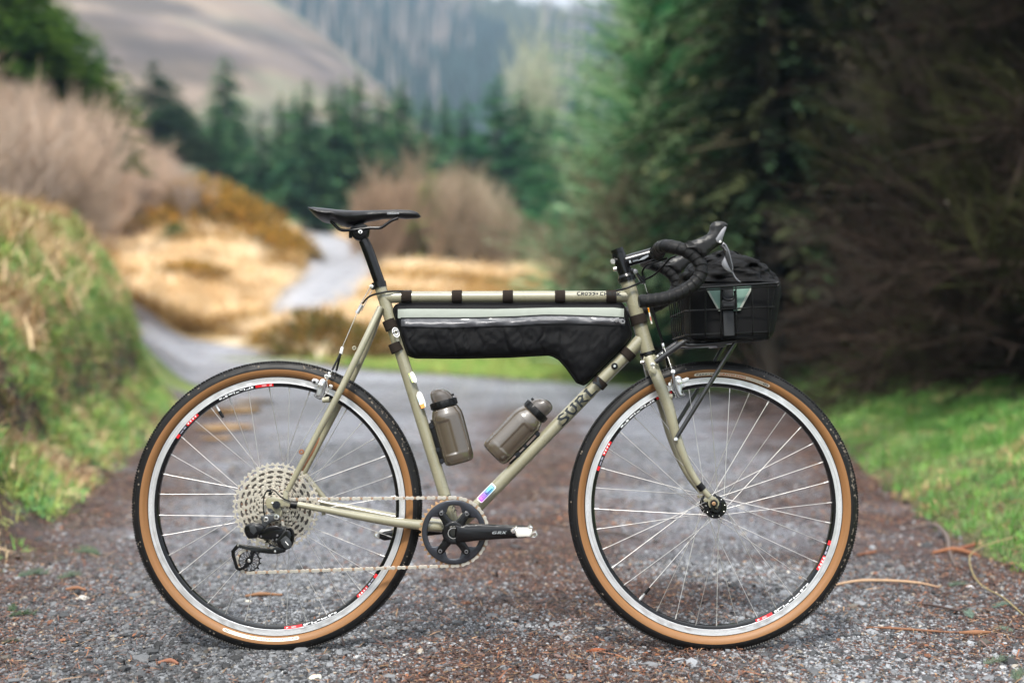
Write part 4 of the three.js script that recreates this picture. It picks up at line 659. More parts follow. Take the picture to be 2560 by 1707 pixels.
// ---- seatpost and saddle
{
  const post = grp('seatpost', bike), clampC = q3(628, 392, 0);
  mesh('post', pipe([q3(660, 470), q3(700, 560), q3(822, 900)], [0.0125, 0.0136, 0.0136], { n: 10, seg: 22 }), M.black, post);
  mesh('clamp', merged([plate(circle(clampC.x, clampC.y, 0.0215, 28), 0, 0.030, 0.003), plate(line(q3, [[535, 360], [590, 330], [690, 325], [715, 365], [705, 430], [640, 470], [580, 430]], 0), 0, 0.042, 0.003)]), M.satin, post);
  mesh('bolt', merged([disc(q3(629, 390, 0.0215), 0.0052, 0.004)]), M.steel, post); mesh('bolt_socket', disc(q3(629, 390, 0.0238), 0.0026, 0.001, 0.0002), M.satin, post);
  mesh('clamp_screw', merged([rod(q3(532, 400, 0), q3(532, 450, 0), 0.0042), rod(q3(520, 398, 0), q3(545, 398, 0), 0.004)]), M.satin, post);
  const col = part('seat_collar', merged([pipe([q3(818, 935), q3(808, 882)], [0.0176, 0.0176], { n: 1, seg: 28 }), rod(q3(752, 930, -0.008), q3(752, 930, 0.012), 0.0075)]), M.black); part('collar_bolt', merged([disc(q3(738, 927, 0.0135), 0.005, 0.003)]), M.steel);
  const sad = grp('saddle', bike), top = [[145, 168], [200, 163], [300, 172], [420, 184], [600, 186], [800, 179], [1000, 173], [1130, 178], [1195, 198], [1222, 234]], bot = [[145, 190], [190, 240], [250, 285], [330, 305], [380, 292], [430, 322], [500, 342], [600, 322], [700, 292], [850, 264], [1000, 257], [1080, 264], [1200, 257], [1222, 238]];
  const wid = [[145, 0.050], [200, 0.064], [300, 0.071], [420, 0.066], [550, 0.048], [700, 0.030], [900, 0.0215], [1100, 0.0195], [1180, 0.0165], [1222, 0.006]];
  const nx = 72, na = 30, pos = [], uv = [], idx = [];
  for (let i = 0; i <= nx; i++) {
    const X = lerp(145, 1222, 0.5 - 0.5 * Math.cos(i / nx * Math.PI)), a = q3(X, pl(top, X), 0), b = q3(X, pl(bot, X), 0), w = pl(wid, X), h = (a.y - b.y) / 2, cy = (a.y + b.y) / 2;
    for (let j = 0; j <= na; j++) { const t = j / na * 2 * Math.PI, s = Math.sin(t), c = Math.cos(t), e = 0.75; pos.push(a.x, cy + Math.sign(s) * Math.pow(Math.abs(s), s > 0 ? 0.9 : 1.2) * h - 0.004 * Math.exp(-Math.pow(c / 0.3, 2)) * (s > 0 ? 1 : 0), Math.sign(c) * Math.pow(Math.abs(c), e) * w * (s < 0 ? 0.97 : 1)); uv.push(a.x, t * 0.02); if (i < nx && j < na) { const q = i * (na + 1) + j; idx.push(q, q + 1, q + na + 1, q + 1, q + na + 2, q + na + 1); } }
  }
  const cover = phys(0.005, 0.005, 0.007, 0.32, 0, { specularIntensity: 0.8 }); cover.bumpMap = dataTex(128, (u, v) => { const n = tnoise(u, v, 64, 8); return [n, n, n]; }); cover.bumpMap.repeat.set(20, 20); cover.bumpScale = 0.0004;
  mesh('cover', geo(pos, idx, uv), cover, sad);
  for (const z of [0.021, -0.021]) mesh('rail', pipe(line(q3, [[340, 285], [380, 325], [430, 368], [530, 374], [720, 352], [830, 348], [880, 318], [930, 282], [1000, 255]], z), 0.0037, { n: 40, seg: 10 }), M.black, sad);
  const sw = (x) => { const a = q3(x, pl(top, x), 0), b = q3(x, pl(bot, x), 0); return pl(wid, x); };
  const tp = [q3(885, 226, sw(885) + 0.0014), q3(1035, 222, sw(1035) + 0.0014), q3(1035, 192, sw(1035) - 0.001), q3(885, 196, sw(885) - 0.001)];
  mesh('lettering', geo(tp.flatMap((v) => [v.x, v.y, v.z]), [0, 1, 2, 0, 2, 3], [0, 0, 1, 0, 1, 1, 0, 1]), decalMat(canvas(256, 64, (g) => { g.fillStyle = '#59616b'; g.font = 'bold 58px sans-serif'; g.textBaseline = 'middle'; g.fillText('ERGON', 12, 34); }), 0.4), sad);
  const st = []; for (let k = 0; k < 15; k++) { const x = 345 + k * 14, w = pl(wid, x) * 0.93; st.push(rod(q3(x, 200, w), q3(x + 16, 226, w * 1.03 + 0.001), 0.0007, 0.0004, 4)); } mesh('side_ribs', merged(st), M.satin, sad);
}
// ---- fork, headset, stem
{
  const fork = grp('fork', bike), f = (n, g, m = M.paint) => mesh(n, g, m, fork);
  const bl = [[1625, 897, 0.020], [1640, 936, 0.046], [1670, 1013, 0.052], [1693.5, 1098, 0.052], [1726, 1176, 0.052], [1752, 1217, 0.052], [1773, 1241, 0.0515]].map(([x, y, z]) => P(x, y, z));
  for (const m of [(v) => v, mir]) f('blade', pipe(bl.map(m), [0.0150, 0.0148, 0.0140, 0.0114, 0.0088, 0.0078, 0.0072], { n: 48, seg: 20 }));
  f('crown', merged([pipe([P(1622, 886), P(1630, 922)], [0.0195, 0.018], { n: 2, seg: 26 }), pipe([bl[0].clone(), P(1625, 902, 0), mir(bl[0])], [0.0155, 0.018, 0.0155], { n: 10, seg: 18 })]));
  f('blade_band', pipe([qh(455, 490, 0.052), qh(565, 625, 0.052)], 0.0091, { n: 3, seg: 18 }), M.satin);
  const fd = [[680, 810], [760, 760], [850, 800], [930, 860], [965, 930], [960, 1000], [920, 1060], [885, 1095], [858, 1070], [905, 1010], [920, 950], [890, 895], [840, 880], [780, 895], [752, 950], [745, 1010], [758, 1065], [735, 1068], [700, 1010], [690, 950], [690, 910], [640, 935], [595, 915], [580, 880], [605, 835], [640, 825]];
  for (const s of [1, -1]) { const g = plate(line(qh, fd, 0.051), 0.051, 0.006, 0.001); f('dropout', s > 0 ? g : mirG(g)); }
  f('axle_nut', turned([[0.0001, 0.066], [0.0072, 0.066], [0.0086, 0.064], [0.0088, 0.056]], 24, 0.6).translate(qh(838, 962, 0.06).x, qh(838, 962, 0.06).y, 0), M.black); f('axle_cap', disc(qh(836, 966, 0.067), 0.0046, 0.003), M.bronze);
  f('eyelet_bolt', merged([disc(qf(404, 715, 0.066), 0.0052, 0.006)]), M.steel); f('crown_bolt', merged([rod(qf(170, 672, 0.012), qf(240, 660, 0.012), 0.0042), rod(qf(480, 575, 0), qf(520, 550, 0), 0.004)]), M.steel);
  f('crown_point', plate(line(qf, [[330, 828], [405, 762], [480, 800], [500, 810], [465, 912]], 0.066), 0.0645, 0.0026, 0.0012));
  f('rack_eye_bolt', disc(q2(568, 466, 0.0655), 0.0048, 0.008), M.steel);
  const hs = grp('headset', bike), axis = headBot.clone().sub(headTop).normalize(), up = (p, k) => p.clone().addScaledVector(axis, -k);
  const ring = (name, c, a, b, r1, r2, m = M.black) => mesh(name, pipe([up(c, a), up(c, b)], [r1, r2], { n: 1, seg: 32 }), m, hs);
  ring('lower_cup', headBot, 0.001, -0.0055, 0.0208, 0.0216); ring('lower_cup', headBot, -0.0066, -0.0118, 0.0216, 0.020);
  ring('upper_cup', headTop, -0.004, 0.0068, 0.0215, 0.0222); ring('upper_cup', headTop, 0.0078, 0.014, 0.0205, 0.018); ring('spacer', headTop, 0.0150, 0.0195, 0.0168, 0.0168); ring('spacer', headTop, 0.0200, 0.0265, 0.0172, 0.0172);
  const stem = grp('stem', bike), s = (n, g, m = M.black) => mesh(n, g, m, stem), cl = [q4(398, 622, 0), q4(338, 448, 0)];
  s('steerer_clamp', pipe(cl, [0.0172, 0.0172], { n: 1, seg: 28 })); s('extension', pipe([q4(370, 530), q4(500, 496), q4(620, 462), q4(700, 438)], [0.0135, 0.0150, 0.0145, 0.0150], { n: 12, seg: 24 }));
  s('top_cap', pipe([q4(336, 444), q4(322, 402)], [0.0158, 0.0166], { n: 1, seg: 26 })); s('bar_clamp', rod(q4(722, 432, -0.022), q4(722, 432, 0.022), 0.0195, 0.0195, 28));
  s('bolt', merged([rod(q4(300, 520, 0.008), q4(268, 526, 0.008), 0.0060, 0.0060, 14), rod(q4(320, 594, 0.006), q4(290, 600, 0.006), 0.0056, 0.0056, 14), rod(q4(283, 522, 0.012), q4(283, 522, 0.020), 0.0058, 0.0058, 14)]), M.steel);
  const lt = [q4(440, 548, 0.0152), q4(645, 492, 0.0152), q4(635, 440, 0.0152), q4(430, 496, 0.0152)];
  s('lettering', geo(lt.flatMap((v) => [v.x, v.y, v.z]), [0, 1, 2, 0, 2, 3], [0, 0, 1, 0, 1, 1, 0, 1]), decalMat(canvas(256, 64, (g) => { g.fillStyle = '#a8adb2'; g.font = 'bold 46px sans-serif'; g.fillText('R', 6, 58); g.fillStyle = '#84898f'; g.beginPath(); g.moveTo(110, 58); g.lineTo(170, 30); g.lineTo(250, 18); g.lineTo(246, 40); g.lineTo(190, 58); g.fill(); g.fillStyle = '#5c6166'; g.fillRect(52, 36, 70, 20); }), 0.35));
}
// ---- handlebar, hoods and levers
{
  const bar = grp('handlebar', bike), tape = phys(0.004, 0.004, 0.0045, 0.40, 0, { specularIntensity: 0.5 }); tape.bumpMap = dataTex(128, (u, v) => { const c = tcell(u, v, 20, 6), k = sstep(0, 0.5, c[0]); return [k, k, k]; }); tape.bumpMap.repeat.set(30, 30); tape.bumpScale = 0.0006;
  const path = [[1645, 628, 0.05], [1647, 624, 0.11], [1652, 619, 0.165], [1667, 615, 0.196], [1690, 619, 0.208], [1715, 627, 0.21], [1737, 643, 0.21], [1752, 665, 0.211], [1750, 690, 0.212], [1736, 709, 0.213], [1716, 724, 0.214], [1690, 737, 0.216], [1655, 747.5, 0.218], [1601, 753.5, 0.221]].map(([x, y, z]) => P(x, y, z));
  const pitch = 0.0165, wound = (t, a, L) => { const f = ((L / pitch + a / 6.2832) % 1 + 1) % 1; return 0.0142 + 0.0016 * f + 0.0006 * noise(L * 80, a * 2) - (f > 0.93 ? 0.0011 : 0); };
  mesh('bar', rod(q4(722, 432, -0.07), q4(722, 432, 0.07), 0.0155, 0.0155, 22), M.black, bar);
  for (const m of [(v) => v, mir]) {
    mesh('tape', pipe(path.map(m), wound, { n: 260, seg: 26 }), tape, bar);
    const e = m(path[13]), e2 = m(P(1597.5, 753.8, 0.2212)); mesh('end_plug', pipe([e, e2], [0.0150, 0.0125], { n: 2, seg: 22 }), M.satin, bar);
  }
  const hoodPts = [[45, 322], [95, 303], [150, 284], [240, 250], [320, 206], [346, 150], [352, 108], [386, 74], [430, 64], [500, 70], [545, 100], [540, 128], [515, 182], [494, 250], [488, 300], [440, 346], [380, 392], [330, 432], [288, 472], [235, 462], [170, 412], [90, 362]];
  const hz = 0.21, hp = line(qk, hoodPts, hz);
  const hood = plate(hp, hz, 0.036, 0.0115, [], true, 5);
  const brk = plate(line(qk, [[520, 118], [540, 126], [516, 200], [496, 252], [488, 302], [455, 316], [422, 300], [414, 262], [438, 222], [478, 162]], 0.2285), 0.2282, 0.003, 0.001);
  const lev = merged([plate(line(qk, [[462, 345], [492, 296], [532, 330], [566, 395], [592, 500], [612, 592], [610, 640], [592, 636], [545, 470], [524, 410], [495, 372]], 0.21), 0.21, 0.020, 0.004), plate(line(qk, [[606, 590], [616, 650], [645, 705], [682, 742], [710, 762], [692, 768], [650, 744], [600, 664]], 0.21), 0.21, 0.012, 0.003)]);
  const flap = plate(line(qk, [[520, 462], [482, 530], [480, 560], [512, 612], [560, 642], [598, 656], [604, 630], [560, 560]], 0.216), 0.216, 0.006, 0.002);
  const pad = plate(line(qk, [[524, 392], [558, 405], [580, 470], [606, 590], [598, 628], [566, 560], [530, 470]], 0.2205), 0.2198, 0.003, 0.001);
  for (const m of [(g) => g, mirG]) { mesh('brake_hood', m(hood), M.hood, bar); mesh('lever_bracket', m(brk), M.lever, bar); mesh('brake_lever', m(lev), M.lever, bar); mesh('shift_paddle', m(flap), M.lever, bar); mesh('lever_grip', m(pad), M.hood, bar); mesh('pivot', m(disc(qk(466, 294, 0.2302), 0.0026, 0.002, 0.0006)), M.white, bar); }
  const tp = [qk(195, 350, hz + 0.0184), qk(318, 306, hz + 0.0184), qk(306, 284, hz + 0.0184), qk(185, 328, hz + 0.0184)];
  mesh('lettering', geo(tp.flatMap((v) => [v.x, v.y, v.z]), [0, 1, 2, 0, 2, 3], [0, 0, 1, 0, 1, 1, 0, 1]), decalMat(canvas(256, 48, (g) => { g.fillStyle = '#0c0c0d'; g.font = 'bold 46px sans-serif'; g.textBaseline = 'middle'; g.fillText('SHIMANO', 8, 26); }), 0.6), bar);
  mesh('zip_tie', rod(q4(718, 330, 0.03), q4(755, 350, 0.03), 0.0012), M.white, bar);
  // front brake cable and its hanger
  const cab = grp('front_brake_cable', bike), c = (n, g, m = M.satin) => mesh(n, g, m, cab);
  c('hanger', plate(line(q4, [[450, 600], [490, 592], [540, 650], [600, 715], [600, 740], [560, 742], [500, 640], [460, 640]], 0), 0.0, 0.016, 0.002), M.black); c('hanger_pivot', disc(q4(506, 622, 0.010), 0.0058, 0.004), M.lever);
  c('barrel', rod(q4(578, 665, 0), q4(588, 735, 0), 0.0052), M.satin);
  c('housing', pipe([q4(578, 665, 0), q4(575, 620, 0.01), q4(620, 560, 0.03), q4(700, 530, 0.05), q4(820, 490, 0.07)], 0.0025, { n: 30, seg: 8 })); c('housing', pipe([q4(600, 700, 0.004), q4(680, 660, 0.02), q4(760, 590, 0.05), q4(840, 500, 0.07), q4(900, 470, 0.09)], 0.0025, { n: 30, seg: 8 })); c('housing', pipe([q4(320, 810, 0.02), q4(400, 790, 0.03), q4(520, 745, 0.025), q4(560, 725, 0.012)], 0.0025, { n: 20, seg: 8 }));
  c('cable', rod(q4(595, 740, 0), q4(628, 850, 0), 0.0009), M.steel); c('housing', pipe([q4(622, 830, 0), q4(665, 980, 0), q4(775, 1322, 0)], 0.0034, { n: 8, seg: 8 }));
}
// ---- cassette, crankset, chain, derailleur
const C10 = P(690.8, 1261.5, 0.0597), BBn = P(1133.9, 1331.6, 0.066);
{
  const cas = grp('cassette', bike); cas.position.set(rearC.x, rearC.y, 0);
  const teeth = [51, 45, 39, 33, 28, 24, 21, 18, 16, 14, 12, 10];
  teeth.forEach((N, i) => {
    const R = N * 0.0127 / (2 * Math.PI), pts = [], ro = R + 0.0026, ri = R - 0.0026, holes = [], inner = i === 11 ? 0.009 : Math.max(0.011, Math.min(R - 0.0085, teeth[i + 1] * 0.0127 / 6.2832 - 0.001));
    for (let k = 0; k < N; k++) for (const [f, r] of [[0, ri], [0.16, ri + 0.0004], [0.36, ro - 0.0006], [0.5, ro], [0.62, ro - 0.0008], [0.84, ri + 0.0004]]) { const a = (k + f) / N * 2 * Math.PI; pts.push(V(Math.cos(a) * r, Math.sin(a) * r, 0)); }
    if (i < 11) {
      const nS = [26, 23, 20, 17, 14, 12, 10, 9, 8, 7, 6][i], rm = (inner + ri) / 2 - 0.0002, hw = (ri - inner) * 0.36;
      for (let k = 0; k < nS; k++) { const a = (k + 0.3 * i) / nS * 2 * Math.PI, w = 2.55 / nS, h = []; for (let s = 0; s < 12; s++) { const t = s / 12 * 6.2832, aa = a + Math.cos(t) * w * (0.9 + 0.12 * Math.sin(t)), rr = rm + Math.sin(t) * hw; if (rr > 0.006) h.push(V(Math.cos(aa) * rr, Math.sin(aa) * rr, 0)); } if (hw > 0.0008) holes.push(h); }
    }
    holes.push(circle(0, 0, inner, 28));
    mesh('sprocket', plate(pts, 0.0195 + i * 0.00365, 0.0019, 0.00025, holes, false, 1), M.nickel, cas);
  });
  const plates = []; teeth.forEach((N, i) => { if (i && i < 11) plates.push(plate(circle(0, 0, N * 0.0127 / 6.2832 - 0.0048, 60), 0.0195 + i * 0.00365 - 0.0019, 0.0012, 0.0001, [circle(0, 0, 0.012, 24)], false, 1)); });
  mesh('carrier', merged(plates), std(0.075, 0.066, 0.058, 0.6, 0.3), cas);
  const pins = [], r = rng(9); for (const [rad, n, z] of [[0.0885, 13, 0.0235], [0.077, 12, 0.027], [0.064, 11, 0.031], [0.053, 9, 0.0345]]) for (let k = 0; k < n; k++) { const a = k / n * 6.283 + rad * 50, c = V(Math.cos(a) * rad, Math.sin(a) * rad, z); pins.push(rod(c.clone().setZ(z - 0.005), c.clone().setZ(z + 0.0008), 0.0030, 0.0028, 10)); }
  mesh('rivet', merged(pins), M.nickel, cas);
  const spots = []; for (let k = 0; k < 90; k++) { const a = r() * 6.283, i = Math.floor(r() * 8), R = teeth[i] * 0.0127 / 6.2832 - 0.001 - 0.010 * r(), g = new THREE.CircleGeometry(0.0008 + 0.0012 * r(), 6); g.translate(Math.cos(a) * R, Math.sin(a) * R, 0.0195 + i * 0.00365 + 0.0012); spots.push(g); }
  mesh('rust_spots', merged(spots), M.rust, cas);
  mesh('body', merged([rod(V(0, 0, 0.016), V(0, 0, 0.0625), 0.0125, 0.0125, 26), rod(V(0, 0, 0.0625), V(0, 0, 0.0655), 0.010, 0.009, 20)]), M.brakeGrey, cas);
}
{
  const ck = grp('crankset', bike), c0 = BBn, k = (n, g, m = M.black) => mesh(n, g, m, ck), cx = c0.x, cy = c0.y;
  const ring = (r0, r1, z, t, b) => plate(circle(cx, cy, r1, 90), z, t, b, [circle(cx, cy, r0, 80)]);
  const spider = []; for (const deg of [123, 54.6, 234, 304]) { const a = deg * Math.PI / 180, u = V(Math.cos(a), Math.sin(a), 0), v = V(-u.y, u.x, 0), p = (l, w) => V(cx + u.x * l + v.x * w, cy + u.y * l + v.y * w, 0); spider.push(plate([p(0.012, -0.016), p(0.022, -0.0125), p(0.036, -0.0095), p(0.050, -0.0095), p(0.0585, -0.0075), p(0.0615, 0), p(0.0585, 0.0075), p(0.050, 0.0095), p(0.036, 0.0095), p(0.022, 0.0125), p(0.012, 0.016)], 0.0585, 0.013, 0.0035, [], false, 3)); }
  k('spider', merged(spider));
  const bolts = []; for (const deg of [123, 54.6, 234, 304]) { const a = deg * Math.PI / 180, b = V(cx + Math.cos(a) * 0.054, cy + Math.sin(a) * 0.054, 0.0655); bolts.push(plate(circle(b.x, b.y, 0.0048, 18), b.z, 0.003, 0.0008, [circle(b.x, b.y, 0.0024, 10)])); } k('chainring_bolt', merged(bolts), M.lever);
  // 40-tooth ring: dark face, worn rusty teeth
  const pts = [], N = 40, R = N * 0.0127 / 6.2832; for (let i = 0; i < N; i++) for (const [f, rr] of [[0, R - 0.0030], [0.2, R - 0.0028], [0.4, R + 0.0026], [0.52, R + 0.003], [0.64, R + 0.0022], [0.84, R - 0.0028]]) { const a = (i + f) / N * 6.2832; pts.push(V(cx + Math.cos(a) * rr, cy + Math.sin(a) * rr, 0)); }
  k('chainring_teeth', plate(pts, 0.0475, 0.0026, 0.0004, [circle(cx, cy, R - 0.008, 80)]), std(0.42, 0.26, 0.14, 0.5, 0.6));
  const lobes = circle(0, 0, 1, 96).map((p, i) => { const a = i / 96 * 6.2832; let m = 0; for (const deg of [123, 54.6, 234, 304]) { let d = Math.abs(((a * 180 / Math.PI - deg + 540) % 360) - 180); m = Math.max(m, 1 - sstep(10, 24, d)); } const rr = 0.0632 - 0.0150 * m; return V(cx + Math.cos(a) * rr, cy + Math.sin(a) * rr, 0); });
  k('chainring', plate(circle(cx, cy, 0.0765, 90), 0.0515, 0.006, 0.0022, [lobes], false, 3), phys(0.03, 0.033, 0.042, 0.34, 0.5, { clearcoat: 0.4 }));
  const dots = []; k('spider_hub', merged([plate(circle(cx, cy, 0.0275, 40), 0.062, 0.020, 0.005, [circle(cx, cy, 0.0135, 30)], false, 3)]));
  k('crank_arm', plate(line(q7, [[905, 715], [1010, 745], [1110, 715], [1350, 718], [1600, 730], [1900, 742], [2030, 752], [2085, 790], [2100, 850], [2080, 910], [2020, 942], [1700, 955], [1420, 975], [1250, 985], [1120, 1005], [1000, 1010], [905, 990]], 0.068), 0.0685, 0.019, 0.0055, [], true, 4));
  k('axle_ring', turned([[0.0112, 0.0745], [0.0116, 0.0758], [0.0133, 0.0758], [0.0140, 0.0738], [0.0140, 0.070]], 40, 0.5).translate(cx, cy, 0), M.steel);
  k('axle_tube', pipe([V(cx, cy, 0.074), V(cx, cy, -0.06)], [0.0113, 0.0113], { n: 2, seg: 28, cap: false }), M.satin);
  const tp = [q7(1480, 888, 0.0785), q7(1830, 882, 0.0785), q7(1830, 822, 0.0785), q7(1480, 828, 0.0785)];
  k('lettering', geo(tp.flatMap((v) => [v.x, v.y, v.z]), [0, 1, 2, 0, 2, 3], [0, 0, 1, 0, 1, 1, 0, 1]), decalMat(canvas(256, 48, (g) => { g.fillStyle = '#8b9094'; g.font = 'italic bold 50px sans-serif'; g.textBaseline = 'middle'; g.save(); g.scale(1.75, 1); g.fillText('GRX', 4, 26); g.restore(); }), 0.3));
  const far = P(962, 1338, -0.085);
  k('crank_arm', plate([V(cx, cy + 0.016, 0), V(cx, cy - 0.016, 0), V(far.x, far.y - 0.011, 0), V(far.x - 0.012, far.y - 0.006, 0), V(far.x - 0.012, far.y + 0.006, 0), V(far.x, far.y + 0.011, 0)], -0.072, 0.016, 0.004, [], false, 3));
  const pedal = (name, pt, z0, w) => {
    const p = grp(name, bike), m = std(0.72, 0.70, 0.66, 0.45, 0.35), m2 = std(0.32, 0.28, 0.22, 0.6, 0.4);
    mesh('body', merged([plate(line(pt, [[1885, 800], [1930, 790], [2100, 788], [2150, 800], [2160, 860], [2120, 905], [1920, 915], [1890, 880]], z0), z0, w, 0.003, [], false, 3)]), m, p);
    for (const g of [plate(line(pt, [[1810, 825], [1865, 772], [1912, 745], [1918, 800], [1880, 815], [1886, 858], [1835, 862]], z0), z0, w * 0.7, 0.0015), plate(line(pt, [[2090, 760], [2135, 730], [2165, 748], [2168, 800], [2120, 800]], z0), z0, w * 0.7, 0.0015), plate(line(pt, [[2160, 850], [2222, 825], [2255, 882], [2212, 932], [2150, 922], [2175, 905], [2205, 905], [2225, 880], [2205, 855]], z0), z0, w * 0.7, 0.0015)]) mesh('cleat_claw', g, M.steel, p);
    mesh('spring', merged([rod(pt(1850, 830, z0 - w * 0.3), pt(1850, 830, z0 + w * 0.3), 0.005), rod(pt(2140, 905, z0 - w * 0.3), pt(2140, 905, z0 + w * 0.3), 0.005)]), m2, p);
    return p;
  };
  pedal('pedal', q7, 0.118, 0.05);
  const off = (x, y, z) => { const v = q7(x, y, 0.118); return V(v.x - q7(2030, 850, 0.118).x + far.x, -(v.y - q7(2030, 850, 0.118).y) * 0.9 + far.y, z); };
  pedal('pedal', off, -0.125, 0.05);
}
const pulleyT = P(621.9, 1401.8, 0.060), pulleyG = P(689.6, 1342, 0.060);
{
  // the run of the chain round cog, pulleys and chainring
  const pts = [], arc = (c, r, a0, a1, z) => { const n = Math.max(3, Math.ceil(Math.abs(a1 - a0) / 6)); for (let i = 0; i <= n; i++) { const a = lerp(a0, a1, i / n) * Math.PI / 180; pts.push(V(c.x + Math.cos(a) * r, c.y + Math.sin(a) * r, z)); } };
  const A = V(rearC.x + 0.0005, rearC.y, 0);
  arc(A, 0.0203, 92, 318, 0.0597); arc(pulleyG, 0.0265, 40, -75, 0.060); arc(pulleyT, 0.0285, 118, 268, 0.060); arc(BBn, 0.0808, -92, 92, 0.0475);
  const cum = [0]; pts.push(pts[0].clone()); for (let i = 1; i < pts.length; i++) cum.push(cum[i - 1] + pts[i].distanceTo(pts[i - 1]));
  const total = cum[cum.length - 1], nL = 2 * Math.round(total / 0.0127 / 2), pitch = total / nL;
  const posAt = (s) => { s = ((s % total) + total) % total; let i = 1; while (cum[i] < s) i++; return pts[i - 1].clone().lerp(pts[i], (s - cum[i - 1]) / (cum[i] - cum[i - 1])); };
  const eight = (R, waist) => { const o = []; for (let i = 0; i <= 10; i++) { const a = (-118 + i * 23.6) * Math.PI / 180; o.push(V(0.00635 + Math.cos(a) * R, Math.sin(a) * R, 0)); } o.push(V(0, waist, 0)); for (let i = 0; i <= 10; i++) { const a = (62 + i * 23.6) * Math.PI / 180; o.push(V(-0.00635 + Math.cos(a) * R, Math.sin(a) * R, 0)); } o.push(V(0, -waist, 0)); return o; };
  const outer = [], inner = [];
  for (const s of [-1, 1]) { outer.push(plate(eight(0.0042, 0.0026), s * 0.0025, 0.0011, 0.0002, [], false, 1)); inner.push(plate(eight(0.0040, 0.0024), s * 0.0013, 0.001, 0.0002, [], false, 1)); for (const x of [-0.00635, 0.00635]) outer.push(disc(V(x, 0, s * 0.0032), 0.0017, 0.0008, 0.0002)); }
  for (const x of [-0.00635, 0.00635]) inner.push(rod(V(x, 0, -0.0012), V(x, 0, 0.0012), 0.0036, 0.0036, 10));
  const gO = merged(outer), gI = merged(inner), ch = grp('chain', bike);
  for (let i = 0; i < nL; i++) { const a = posAt(i * pitch), b = posAt((i + 1) * pitch), l = mesh('chain_link', i % 2 ? gI : gO, i % 2 ? M.chainIn : M.chain, ch); l.position.copy(a).lerp(b, 0.5); l.rotation.z = Math.atan2(b.y - a.y, b.x - a.x); l.name = i ? 'chain_link_' + String(i).padStart(3, '0') : 'chain_link'; }
}
